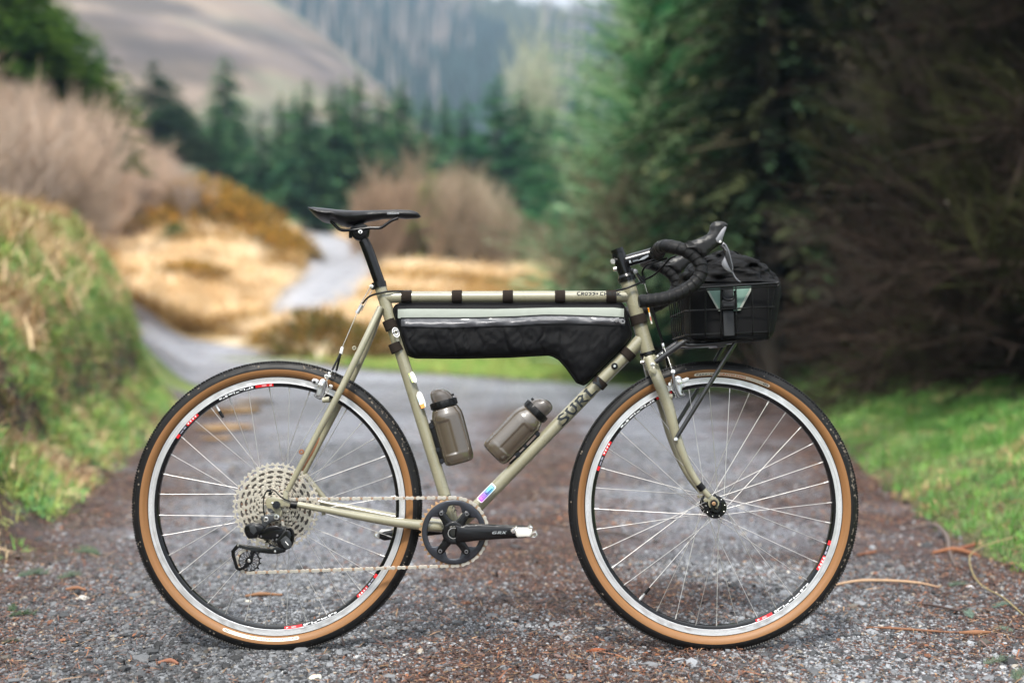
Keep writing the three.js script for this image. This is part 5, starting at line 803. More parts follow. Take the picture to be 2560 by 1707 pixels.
{
  const rd = grp('rear_derailleur', bike), k = (n, g, m = M.black) => mesh(n, g, m, rd), pl6 = (list, z, t, b = 0.003, sm = true, h = []) => plate(line(q6, list, z), z, t, b, h, sm, 3), grey = std(0.045, 0.048, 0.052, 0.4, 0.4);
  k('mount_link', pl6([[515, 785], [600, 766], [690, 758], [735, 790], [725, 828], [690, 838], [640, 852], [588, 890], [562, 940], [512, 972], [500, 905], [528, 860]], 0.078, 0.010, 0.002, false), grey);
  k('mount_bolt', merged([[575, 822, 31], [695, 795, 33]].map(([x, y, r]) => { const c = q6(x, y, 0.0845); return plate(circle(c.x, c.y, r * 0.000205, 20), c.z, 0.004, 0.0008, [circle(c.x, c.y, r * 0.00008, 8)]); })), M.steel);
  k('motor', pl6([[330, 930], [345, 885], [430, 850], [500, 862], [560, 900], [562, 960], [482, 1000], [470, 1036], [380, 1042], [345, 1000]], 0.080, 0.030, 0.007, false));
  k('motor_facet', pl6([[380, 905], [440, 880], [470, 960], [430, 1000], [390, 960]], 0.0945, 0.004, 0.0018, false), grey);
  k('linkage', merged([pl6([[490, 985], [560, 930], [640, 900], [720, 890], [800, 905], [830, 960], [760, 1010], [700, 1060], [580, 1052], [500, 1040]], 0.076, 0.022, 0.006, false), pl6([[520, 960], [600, 905], [700, 888], [760, 925], [690, 945], [600, 950], [540, 985]], 0.089, 0.006, 0.0025, false)]));
  k('linkage_pin', merged([[515, 1018], [705, 1008], [650, 1062], [697, 1057], [790, 985]].map(([x, y]) => disc(q6(x, y, 0.0885), 0.0024, 0.003))), M.lever);
  k('clutch_housing', pl6([[688, 1065], [738, 1012], [800, 915], [868, 928], [894, 980], [890, 1082], [862, 1150], [800, 1175], [730, 1132]], 0.079, 0.030, 0.007, false));
  k('clutch_cover', pl6([[740, 1060], [800, 1010], [850, 1050], [865, 1110], [820, 1150], [755, 1110]], 0.0945, 0.005, 0.002, false), grey); k('clutch_dial', disc(q6(818, 1106, 0.0975), 0.0105, 0.003, 0.001), grey);
  k('dial_line', plate(line(q6, [[793, 1080], [799, 1075], [836, 1118], [830, 1123]], 0.0995), 0.0993, 0.0008, 0.0001), M.white);
  k('cable_guard', pipe(line(q6, [[800, 930], [850, 925], [885, 965], [888, 1060], [870, 1120]], 0.094), 0.0022, { n: 20, seg: 8 }));
  const cage = [[240, 1102], [400, 1140], [640, 1160], [700, 1130], [800, 1168], [792, 1200], [700, 1222], [600, 1218], [520, 1208], [440, 1200], [430, 1250], [412, 1310], [350, 1382], [268, 1416], [225, 1396], [178, 1250], [172, 1186]], win = [[258, 1142], [402, 1176], [398, 1240], [372, 1262], [344, 1298], [340, 1335], [296, 1386], [250, 1388], [206, 1240], [206, 1192]];
  k('cage', pl6(cage, 0.069, 0.004, 0.0012, false, [line(q6, win, 0.069)])); k('cage', plate(line(q6, [[240, 1102], [640, 1160], [800, 1168], [792, 1200], [440, 1200], [412, 1310], [350, 1382], [268, 1416], [225, 1396], [178, 1250], [172, 1186]].map(([x, y]) => [x + 5, y]), 0.05), 0.05, 0.003, 0.0008, [line(q6, win.map(([x, y]) => [x + 5, y]), 0.05)]));
  k('cage_bolt', merged([disc(q6(378, 1300, 0.0725), 0.0042, 0.004), disc(q6(678, 1194, 0.072), 0.0030, 0.002), disc(q6(250, 1122, 0.072), 0.0024, 0.002)]), M.steel);
  for (const [c, N] of [[pulleyT, 14], [pulleyG, 13]]) {
    const R = N * 0.0127 / 6.2832, pts = []; for (let i = 0; i < N; i++) for (const [f, r] of [[0, R - 0.003], [0.3, R - 0.002], [0.45, R + 0.0028], [0.55, R + 0.0028], [0.7, R - 0.002]]) { const a = (i + f) / N * 6.2832; pts.push(V(c.x + Math.cos(a) * r, c.y + Math.sin(a) * r, 0)); }
    const list = [plate(pts, 0.060, 0.0024, 0.0004, [circle(c.x, c.y, R - 0.0052, 40)]), plate(circle(c.x, c.y, 0.0085, 20), 0.060, 0.006, 0.001)];
    for (let i = 0; i < N; i++) { const a = i / N * 6.2832; for (const d of [-0.42, 0.42]) list.push(rod(V(c.x + Math.cos(a) * 0.007, c.y + Math.sin(a) * 0.007, 0.060), V(c.x + Math.cos(a + d) * (R - 0.004), c.y + Math.sin(a + d) * (R - 0.004), 0.060), 0.0008, 0.0008, 5)); }
    k('pulley', merged(list), M.satin);
  }
  k('cable', pipe(line(q6, [[555, 775], [545, 700], [545, 600], [565, 520], [610, 478], [670, 490], [720, 540], [780, 585], [850, 612]], 0.074), 0.0016, { n: 50, seg: 8 }), M.satin); k('cable_plug', merged([rod(q6(585, 492, 0.074), q6(632, 486, 0.074), 0.003), disc(q6(622, 525, 0.073), 0.0042, 0.004)]), M.satin);
}
// ---- rim brakes: one set per wheel, arms on both sides
{
  const rear = grp('rear_brake', bike), front = grp('front_brake', bike);
  const both = (n, g, m, p) => { mesh(n, g, m, p); mesh(n, mirG(g), m, p); };
  both('arm', merged([plate(line(qb, [[350, 955], [395, 928], [450, 945], [470, 985], [450, 1040], [400, 1180], [375, 1270], [330, 1320], [260, 1300], [280, 1180], [270, 1120], [310, 1040]], 0.050), 0.050, 0.010, 0.003, [line(qb, [[380, 985], [420, 975], [425, 1010], [360, 1140], [320, 1140], [310, 1110]], 0.05)], false, 3)]), M.brake, rear);
  both('arm_body', plate(line(qb, [[455, 960], [480, 985], [470, 1100], [440, 1250], [400, 1370], [340, 1390], [235, 1330], [205, 1280], [235, 1235], [262, 1300], [330, 1325], [380, 1270], [410, 1150]], 0.046), 0.045, 0.014, 0.003, [], false, 3), M.brakeGrey, rear);
  both('pad_holder', plate(line(qb, [[165, 960], [210, 925], [280, 935], [330, 970], [300, 1060], [230, 1060], [175, 1020]], 0.030), 0.030, 0.014, 0.003, [], false, 3), M.brake, rear); both('pad_bolt', disc(qb(222, 1000, 0.038), 0.0032, 0.003), M.satin, rear);
  both('arm_bolt', merged([disc(qb(348, 1072, 0.057), 0.0062, 0.006, 0.0015), rod(qb(570, 800, 0.036), qb(540, 830, 0.036), 0.0050), disc(qb(485, 880, 0.040), 0.0052, 0.006), disc(qb(548, 868, 0.040), 0.0042, 0.005), disc(qb(580, 1100, 0.030), 0.0052, 0.008)]), M.steel, rear);
  both('boss', rod(qb(400, 1400, 0.05), qb(550, 1380, 0.05), 0.0062, 0.0075), M.paint, rear); both('spring', pipe(line(qb, [[490, 930], [500, 1080], [520, 1210], [450, 1280], [390, 1370]], 0.052), 0.0010, { n: 20, seg: 6 }), M.steel, rear);
  both('straddle_cable', rod(qb(785, 385, 0.004), qb(610, 740, 0.036), 0.0026), M.satin, rear); both('straddle_wire', rod(qb(610, 740, 0.036), qb(505, 960, 0.038), 0.0009), M.steel, rear);
  mesh('cable_carrier', plate(line(qb, [[805, 232], [862, 245], [830, 400], [765, 372]], 0), 0, 0.010, 0.002), M.white, rear);
  mesh('cable', pipe([q3(598, 1185, 0), q3(450, 1525, 0)], [0.0010, 0.0010], { n: 2, seg: 6 }), M.steel, rear); mesh('cable_adjuster', merged([rod(q3(645, 1105, 0), q3(598, 1185, 0), 0.0046, 0.0042), rod(q3(606, 1165, 0), q3(596, 1190, 0), 0.0052)]), M.brake, rear);
  mesh('cable_hanger', merged([rod(q3(722, 940, 0.006), q3(612, 1130, 0.003), 0.0011), rod(q3(742, 965, -0.004), q3(640, 1165, -0.003), 0.0011)]), M.steel, rear);
  mesh('housing', pipe([q3(650, 1095, 0), q3(690, 1045, 0.004), q3(735, 1015, 0.012), q3(800, 995, 0.019), q3(900, 975, 0.0185), q3(1050, 971, 0.010), q3(1130, 971, 0.010)], 0.0025, { n: 40, seg: 8 }), M.satin, rear);
  both('arm', merged([plate(line(qf, [[840, 960], [890, 935], [945, 940], [975, 985], [965, 1060], [1010, 1100], [1040, 1160], [985, 1175], [970, 1270], [1000, 1290], [985, 1330], [925, 1320], [870, 1200], [845, 1080]], 0.055), 0.055, 0.010, 0.003, [line(qf, [[885, 985], [915, 970], [935, 1000], [930, 1030], [890, 1030]], 0.05)], false, 3)]), M.brake, front);
  both('arm_body', plate(line(qf, [[780, 870], [825, 870], [835, 960], [845, 1080], [870, 1210], [930, 1330], [1010, 1300], [1000, 1240], [1020, 1260], [1030, 1310], [990, 1350], [900, 1370], [830, 1240], [820, 1100], [790, 960]], 0.05), 0.049, 0.014, 0.003, [], false, 3), M.brakeGrey, front);
  both('pad_holder', plate(line(qf, [[975, 1005], [1080, 965], [1120, 980], [1115, 1025], [1040, 1075], [975, 1085]], 0.032), 0.032, 0.014, 0.003, [], false, 3), std(0.62, 0.65, 0.66, 0.45, 0.2), front);
  both('arm_bolt', merged([disc(qf(932, 1062, 0.062), 0.0062, 0.006, 0.0015), disc(qf(803, 855, 0.042), 0.0055, 0.010), disc(qf(755, 1100, 0.030), 0.0055, 0.008)]), M.steel, front);
  both('boss', rod(qf(700, 1340, 0.055), qf(790, 1350, 0.055), 0.0075, 0.0072), M.paint, front); both('spring', pipe(line(qf, [[775, 1010], [770, 1180], [850, 1290], [860, 1370]], 0.055), 0.0010, { n: 20, seg: 6 }), M.steel, front);
  both('straddle_cable', merged([rod(qf(635, 385, 0.003), qf(770, 745, 0.034), 0.0011), rod(qf(770, 745, 0.034), qf(800, 870, 0.04), 0.0011), rod(qf(760, 735, 0.034), qf(778, 775, 0.036), 0.0024)]), M.steel, front);
  mesh('cable_sleeve', rod(qf(625, 400, -0.006), qf(715, 760, -0.03), 0.0030), M.satin, front); mesh('cable_carrier', plate(line(qf, [[578, 300], [625, 285], [655, 395], [610, 415]], 0), 0, 0.010, 0.002), M.steel, front);
}
// ---- front rack
{
  const rk = grp('front_rack', bike), k = (n, g) => mesh(n, g, M.rack, rk);
  const hi = P(1838, 858, 0.072), lo = q2(566, 468, 0.064);
  for (const m of [(v) => v, mir]) {
    k('strut', pipe([hi, lo.clone().lerp(hi, 0.08), lo].map(m), [0.0052, 0.0052, 0.0046], { n: 4, seg: 14, straight: true }));
    k('stay', pipe([q4(1005, 1300, 0.072), q4(965, 1325, 0.072), q4(700, 1510, 0.062)].map(m), [0.0058, 0.0062, 0.0062], { n: 10, seg: 14 }));
    k('side_rail', pipe([q4(985, 1318, 0.072), q4(1000, 1335, 0.072), q4(1200, 1334, 0.072), q4(1500, 1300, 0.072)].map(m), 0.0052, { n: 16, seg: 12 }));
  }
  for (let i = 0; i < 4; i++) { const a = q4(1030 + i * 145, 1330 - i * 8, 0.072); k('cross_bar', rod(a, mir(a), 0.0052)); }
  k('deck', plate(line(q4, [[985, 1285], [1450, 1275], [1480, 1290], [1400, 1340], [1395, 1356], [1305, 1362], [1300, 1350], [985, 1356]], 0.06), 0, 0.118, 0.003));
}
// ---------------------------------------------------------------- basket, bags and bottles
{
  const wire = phys(0.006, 0.006, 0.0065, 0.4, 0, { specularIntensity: 0.5 }), b = leaning(grp('basket')); tag(b, 'black wire basket on the front rack above the front wheel', 'basket');
  const ZT = 0.142, ZB = 0.118, zAt = (y) => lerp(ZT, ZB, (y - 740) / 500), w = (n, pts, r, straight) => mesh(n, pipe(pts, r, { n: straight ? pts.length - 1 : pts.length * 8, seg: 8, straight }), wire, b);
  const top = (X) => [X, lerp(795, 736, (X - 965) / 940)], midY = (X) => lerp(1008, 968, (X - 1005) / 865), botY = (X) => lerp(1244, 1214, (X - 1000) / 830);
  const rimR = 0.0032;
  const C = [q4(...top(965), ZT), q4(...top(1905), ZT)];
  for (const [dz, dy] of [[0, 0], [0, 24]]) { const A = q4(965, top(965)[1] + dy, ZT), B = q4(1897, top(1897)[1] + dy, ZT); w('rim', [A, B, mir(B), mir(A), A], dy ? 0.0018 : rimR, true); }
  mesh('corner_loop', pipe([q4(1890, 740, ZT), q4(1908, 728, ZT), q4(1916, 748, ZT), q4(1900, 765, ZT)], 0.003, { n: 20, seg: 8 }), wire, b);
  { const A = q4(985, midY(985), zAt(1005)), B = q4(1868, midY(1868), zAt(970)); w('hoop', [A, B, mir(B), mir(A), A], 0.0018, true); const D = q4(1003, botY(1003), ZB), E = q4(1822, botY(1822), ZB); w('hoop', [D, E, mir(E), mir(D), D], 0.0020, true); }
  for (const [xt, xm, xb] of [[1040, 1036, 1042], [1196, 1192, 1194], [1345, 1343, 1345], [1490, 1494, 1497], [1648, 1654, 1660], [1800, 1808, 1812]]) for (const m of [(v) => v, mir]) {
    const fl = q4(xb + 2, lerp(1300, 1268, (xb - 1000) / 830), 0.10); w('upright', [q4(xt, top(xt)[1], ZT), q4(xm, midY(xm), zAt(1000) + 0.0025), q4(xb, botY(xb), ZB + 0.0028), q4(xb + 3, botY(xb) + 42, ZB - 0.014), fl, fl.clone().setZ(0)].map(m), 0.0016);
  }
  const endX = (y, s) => s < 0 ? lerp(965, 1003, (y - 760) / 480) : lerp(1900, 1822, (y - 740) / 475);
  for (const s of [-1, 1]) for (let i = -3; i <= 3; i++) { const z = i * 0.037; w('upright', [q4(endX(760, s), s < 0 ? 794 : 740, ZT).setZ(z * 1.05), q4(endX(1000, s), s < 0 ? 1006 : 968, ZT - 0.01).setZ(z), q4(endX(1240, s), s < 0 ? 1244 : 1214, ZB).setZ(z * 0.92), q4(endX(1240, s) - s * 75, s < 0 ? 1292 : 1290, ZB).setZ(z * 0.9)], 0.0016); }
  for (let i = -2; i <= 2; i++) w('floor_wire', [q4(1010, 1300, 0.1).setZ(i * 0.04), q4(1780, 1284, 0.1).setZ(i * 0.04)], 0.0018, true);
}
const cloth = (r, g, b, rough, bump) => { const m = phys(r * (r < 0.02 ? 0.5 : 1), g * (r < 0.02 ? 0.5 : 1), b * (r < 0.02 ? 0.5 : 1), rough, 0, { specularIntensity: 0.22 }); if (bump) { m.bumpMap = bump; m.bumpScale = 0.0007; } return m; };
const weave = dataTex(256, (u, v) => { const k = 0.5 + 0.25 * Math.sin(u * 6.2832 * 40) * Math.sin(v * 6.2832 * 40) + 0.5 * (tfbm(u, v, 6, 8, 4) - 0.5); return [k, k, k]; }); weave.repeat.set(14, 14);
const strapMat = cloth(0.022, 0.017, 0.014, 0.95, weave), webMat = cloth(0.035, 0.037, 0.040, 0.6, weave), sage = cloth(0.27, 0.295, 0.265, 0.6, null), sageDark = cloth(0.13, 0.21, 0.18, 0.6, null);
{
  // roll-top bag standing in the basket: rings of its outline from bottom to top, pinched and creased above the rim
  const b = leaning(grp('basket_bag')); tag(b, 'black roll-top bag with a pale green buckle patch sitting in the wire basket', 'bag');
  const L = [[1300, 1008], [1240, 996], [1000, 972], [800, 922], [720, 912], [640, 940], [560, 1005], [500, 1095], [450, 1200], [415, 1290], [398, 1370]], R = [[1300, 1770], [1230, 1815], [1000, 1862], [800, 1890], [735, 1885], [690, 1880], [620, 1815], [560, 1785], [515, 1730], [470, 1610], [430, 1545], [398, 1430]];
  const lu = (t, y) => pl([...t].reverse(), y), Y = []; for (let y = 1300; y >= 398; y -= y > 800 ? 12 : 7) Y.push(y);
  const na = 120, pos = [], uv = [], idx = [];
  Y.forEach((y, i) => {
    const xl = lu(L, y), xr = lu(R, y), hz = y > 760 ? 0.112 : lerp(0.05, 0.118, sstep(398, 640, y)), a = q4(xl, y, 0), c = q4(xr, y, 0), cx = (a.x + c.x) / 2, hx = (c.x - a.x) / 2, slack = sstep(800, 700, y);
    for (let j = 0; j <= na; j++) {
      const t = j / na * 2 * Math.PI, co = Math.cos(t), si = Math.sin(t), e = 0.42 + 0.25 * slack, x = cx + hx * Math.sign(co) * Math.pow(Math.abs(co), e), z = hz * Math.sign(si) * Math.pow(Math.abs(si), e);
      const nn = Math.abs(fbm(x * 11 + 3, a.y * 19, z * 12 + j * 0, 4) - 0.5) * 2, fold = Math.abs(Math.sin(x * 34 + a.y * 60 + 5 * noise(x * 9, a.y * 12, z * 8))), n3 = fbm(x * 22, a.y * 26, z * 22 + 7, 3) - 0.5;
      const disp = slack * (-0.026 * Math.pow(1 - nn, 3) + 0.014 * fold - 0.008 + 0.010 * n3) + (1 - slack) * 0.004 * (fbm(x * 9, a.y * 9, z * 9) - 0.5), k = Math.min(1, Math.abs(si) * 1.3);
      pos.push(x + co * disp * 0.5, a.y + slack * 0.006 * (nn - 0.5), z + Math.sign(si) * disp * k); uv.push(x + z, a.y); if (i < Y.length - 1 && j < na) { const q = i * (na + 1) + j; idx.push(q, q + 1, q + na + 1, q + 1, q + na + 2, q + na + 1); }
    }
  });
  const q = pos.length / 3; for (const [i, s] of [[0, 1], [Y.length - 1, -1]]) { let sx = 0, sy = 0, n = na; for (let j = 0; j < na; j++) { sx += pos[(i * (na + 1) + j) * 3]; sy += pos[(i * (na + 1) + j) * 3 + 1]; } pos.push(sx / n, sy / n, 0); uv.push(0, 0); const c = pos.length / 3 - 1; for (let j = 0; j < na; j++) { const p0 = i * (na + 1) + j; s > 0 ? idx.push(c, p0 + 1, p0) : idx.push(c, p0, p0 + 1); } }
  mesh('body', geo(pos, idx, uv), cloth(0.008, 0.008, 0.009, 0.55, weave), b);
  const z0 = 0.1165, quad = (n, pts, z, t, m) => mesh(n, plate(line(qk, pts, z), z, t, Math.min(0.0008, t / 3)), m, b);
  quad('patch', [[296, 832], [395, 830], [475, 826], [475, 1098], [445, 1094]], z0, 0.003, sageDark); quad('patch', [[655, 815], [740, 812], [824, 808], [820, 860], [700, 1088], [655, 1092]], z0, 0.003, sageDark); quad('patch', [[615, 822], [652, 820], [652, 1094], [620, 1094]], z0, 0.003, sageDark);
  quad('patch_hem', [[296, 832], [320, 832], [470, 1098], [445, 1096]], z0 + 0.0022, 0.002, sage); quad('patch_hem', [[824, 808], [824, 862], [702, 1088], [672, 1090]], z0 + 0.0022, 0.002, sage);
  quad('strap', [[500, 830], [615, 826], [620, 960], [505, 962]], z0 + 0.004, 0.003, webMat); quad('strap', [[497, 1095], [618, 1092], [632, 1378], [512, 1382]], z0 + 0.006, 0.003, webMat);
  quad('buckle', [[482, 985], [500, 965], [530, 982], [590, 982], [625, 960], [655, 905], [660, 1050], [640, 1062], [500, 1064], [482, 1050]], z0 + 0.010, 0.010, M.satin);
  mesh('buckle_ring', pipe(line(qk, [[490, 870], [492, 925], [520, 960], [565, 968], [615, 955], [638, 910], [632, 860]], z0 + 0.011), 0.0028, { n: 30, seg: 10 }), M.satin, b); quad('buckle_slot', [[505, 1012], [620, 1008], [622, 1036], [506, 1040]], z0 + 0.0155, 0.001, webMat);
  mesh('lace', pipe([...line(qk, [[735, 455], [780, 470], [825, 505]], 0.05)], 0.0018, { n: 12, seg: 8 }), M.satin, b);
}
{
  const b = leaning(grp('frame_bag')); tag(b, 'long black half-frame bag with a pale grey-green stripe strapped under the top tube', 'bag');
  const TOP = [[150, 318], [158, 296], [170, 282], [190, 273], [215, 267], [350, 262], [1000, 262], [2040, 260], [2065, 268], [2085, 300], [2110, 380], [2130, 450], [2145, 515]], BOT = [[150, 330], [170, 400], [200, 500], [225, 570], [250, 645], [268, 690], [290, 706], [330, 718], [700, 721], [1100, 712], [1450, 693], [1490, 705], [1540, 733], [1600, 800], [1650, 870], [1690, 925], [1740, 944], [1772, 930], [2080, 625], [2130, 565], [2145, 525]];
  const xs = []; for (let i = 0; i <= 240; i++) { const t = i / 240; xs.push(lerp(150.5, 2144.5, t < 0.1 ? t * t * 5 : t > 0.9 ? 1 - (1 - t) * (1 - t) * 5 : 0.05 + (t - 0.1) / 0.8 * 0.9)); }
  const T = 0.027, nv = 46, wr = (X, Yv) => { // creases of the cloth, in crop pixels
    const k = sstep(450, 500, Yv); return k * (0.0042 * (fbm(X * 0.009 - Yv * 0.004, Yv * 0.006, 2, 4) - 0.5) * 2 - 0.0032 * Math.pow(1 - Math.abs(Math.sin(X * 0.020 - Yv * 0.007 + 2.5 * noise(X * 0.006, Yv * 0.01))), 6) * (1 - sstep(1480, 1650, X)) + 0.002 * (noise(X * 0.03, Yv * 0.03) - 0.5)) + (1 - k) * 0.0016 * (fbm(X * 0.02, Yv * 0.02, 5) - 0.5); };
  const puff = (X, Yv) => { const a = pl(TOP, X), c = pl(BOT, X), v = clamp((Yv - a) / Math.max(1, c - a), 0, 1), e = Math.min(1, Math.min(X - 150, 2145 - X) / 90), sh = Math.min(Yv - a, c - Yv); return T * Math.pow(Math.max(0, 1 - Math.pow(Math.abs(2 * v - 1), 5)), 0.5) * Math.pow(Math.max(e, 0), 0.4) + wr(X, Yv) * sstep(0, 40, sh) * e; };
  for (const s of [1, -1]) {
    const pos = [], uv = [], idx = [];
    xs.forEach((X, i) => { const a = pl(TOP, X), c = pl(BOT, X); for (let j = 0; j <= nv; j++) { const v = 0.5 - 0.5 * Math.cos(j / nv * Math.PI), Yv = lerp(a, c, v), z = puff(X, Yv), p = q5(X, Yv, 0.006 + z * 0.9); pos.push(p.x, p.y, s * p.z - (s < 0 ? 0 : 0)); uv.push(p.x, p.y); if (i < 240 && j < nv) { const q = i * (nv + 1) + j; s > 0 ? idx.push(q, q + 1, q + nv + 1, q + 1, q + nv + 2, q + nv + 1) : idx.push(q, q + nv + 1, q + 1, q + 1, q + nv + 1, q + nv + 2); } } });
    mesh('side_panel', geo(pos, idx, uv), cloth(0.009, 0.0092, 0.011, 0.45, weave), b);
  }
  const edge = [...TOP.map(([x, y]) => [x, y]), ...[...BOT].reverse()].map(([x, y]) => q5(x, y, 0)); { const g = []; for (const s of [-1, 1]) g.push(pipe([...edge, edge[0]].map((p) => p.clone().setZ(s * 0.0075)), 0.0026, { n: 220, seg: 8, cap: false, straight: true })); mesh('piping', merged(g), cloth(0.012, 0.012, 0.012, 0.6), b); }
  mesh('gusset', plate(edge.filter((p, i) => !i || p.distanceTo(edge[i - 1]) > 1e-4), 0, 0.016, 0.0002), cloth(0.013, 0.013, 0.013, 0.8), b);
  const band = (name, A, B, x0, x1, lift, m, n = 160, ridge = 0) => { const pos = [], uv = [], idx = []; for (let i = 0; i <= n; i++) { const X = lerp(x0, x1, i / n), a = pl(A, X), c = pl(B, X); for (let j = 0; j <= 8; j++) { const Yv = lerp(a, c, j / 8), p = q5(X, Yv, 0.006 + puff(X, Yv) * 0.9 + lift + ridge * Math.sin(j / 8 * Math.PI) * (0.45 + 1.3 * noise(X * 0.008, 4))); pos.push(p.x, p.y, p.z); uv.push(p.x, p.y); if (i < n && j < 8) { const q = i * 9 + j; idx.push(q, q + 1, q + 9, q + 1, q + 10, q + 9); } } } return mesh(name, geo(pos, idx, uv), m, b); };
  const zipTop = [[200, 390], [400, 388], [620, 388], [780, 388], [950, 384], [1180, 378], [1400, 364], [1600, 366], [1850, 374], [2090, 386]], zipBot = [[215, 454], [400, 458], [620, 464], [780, 460], [950, 452], [1180, 446], [1400, 432], [1600, 428], [1850, 436], [2095, 446]];
  band('stripe', [[172, 312], [300, 308], [1000, 310], [1500, 298], [2000, 298], [2062, 306]], zipTop.map(([x, y]) => [x, y - 3]), 182, 2084, 0.0012, sage);
  const zipMat = phys(0.07, 0.072, 0.08, 0.2, 0.5, { clearcoat: 0.7, clearcoatRoughness: 0.12 }); zipMat.bumpMap = dataTex(64, (u, v) => { const k = 0.5 + 0.5 * Math.sin(v * 6.2832 * 8); return [k, k, k]; }); zipMat.bumpMap.repeat.set(60, 60); zipMat.bumpScale = 0.0004;
  band('zip', zipTop, zipBot, 210, 2092, 0.001, zipMat, 160, 0.0022); band('seam', zipTop.map(([x, y]) => [x, y - 8]), zipTop.map(([x, y]) => [x, y + 3]), 205, 2088, 0.0022, M.satin, 120); band('seam', zipBot.map(([x, y]) => [x, y - 2]), zipBot.map(([x, y]) => [x, y + 7]), 215, 2092, 0.0018, M.satin, 120);
  const zz = 0.006 + puff(2040, 410) * 0.9 + 0.005; mesh('zip_slider', merged([plate(line(q5, [[2005, 388], [2040, 382], [2050, 405], [2020, 425], [2000, 410]], zz), zz, 0.006, 0.0015), plate(line(q5, [[2035, 398], [2070, 392], [2095, 410], [2090, 432], [2065, 436], [2040, 420]], zz + 0.003), zz + 0.003, 0.003, 0.001, [circle(q5(2074, 414, zz).x, q5(2074, 414, zz).y, 0.0028, 12)])]), M.brakeGrey, b);
  const strap = (a, c, r0) => mesh('strap', merged([pipe([a, c], [r0, r0 + 0.0004], { n: 3, seg: 28, cap: true }), pipe([a.clone().lerp(c, 0.04).setZ(0.004), c.clone().lerp(a, 0.04).setZ(0.004)], [r0 + 0.0004, r0 + 0.0010], { n: 2, seg: 28, flat: 0.93 })]), strapMat, b);
  for (const x of [257, 680, 1107, 1545, 1975]) strap(q5(x - 43, 209, 0), q5(x + 43, 209, 0), 0.0158);
  for (const x of [257, 680, 1107, 1545, 1975]) mesh('strap_flap', plate(line(q5, [[x - 40, 235], [x + 40, 235], [x + 42, 275], [x - 38, 275]], 0.0), 0, 0.014, 0.001), strapMat, b);
  strap(q3(905, 1252, 0), q3(945, 1345, 0), 0.0166); strap(q3(965, 1478, 0), q3(1000, 1565, 0), 0.0166);
  mesh('strap_flap', plate(line(q3, [[945, 1240], [1000, 1232], [1030, 1320], [985, 1335]], 0), 0, 0.012, 0.001), strapMat, b); mesh('strap_flap', plate(line(q3, [[1005, 1470], [1060, 1455], [1085, 1540], [1040, 1550]], 0), 0, 0.012, 0.001), strapMat, b);
  strap(q4(522, 1045, 0), q4(548, 1135, 0), 0.0196); mesh('strap_flap', plate(line(q4, [[455, 1070], [520, 1052], [545, 1140], [470, 1165]], 0), 0, 0.012, 0.001), strapMat, b);
  strap(q4(398, 1462, 0), q4(455, 1398, 0), 0.0178); strap(qs(1040, 660, 0), qs(1140, 545, 0), 0.0178);
  mesh('strap_flap', plate(line(qs, [[930, 560], [1060, 430], [1130, 500], [1000, 640]], 0), 0, 0.012, 0.001), strapMat, b);
}
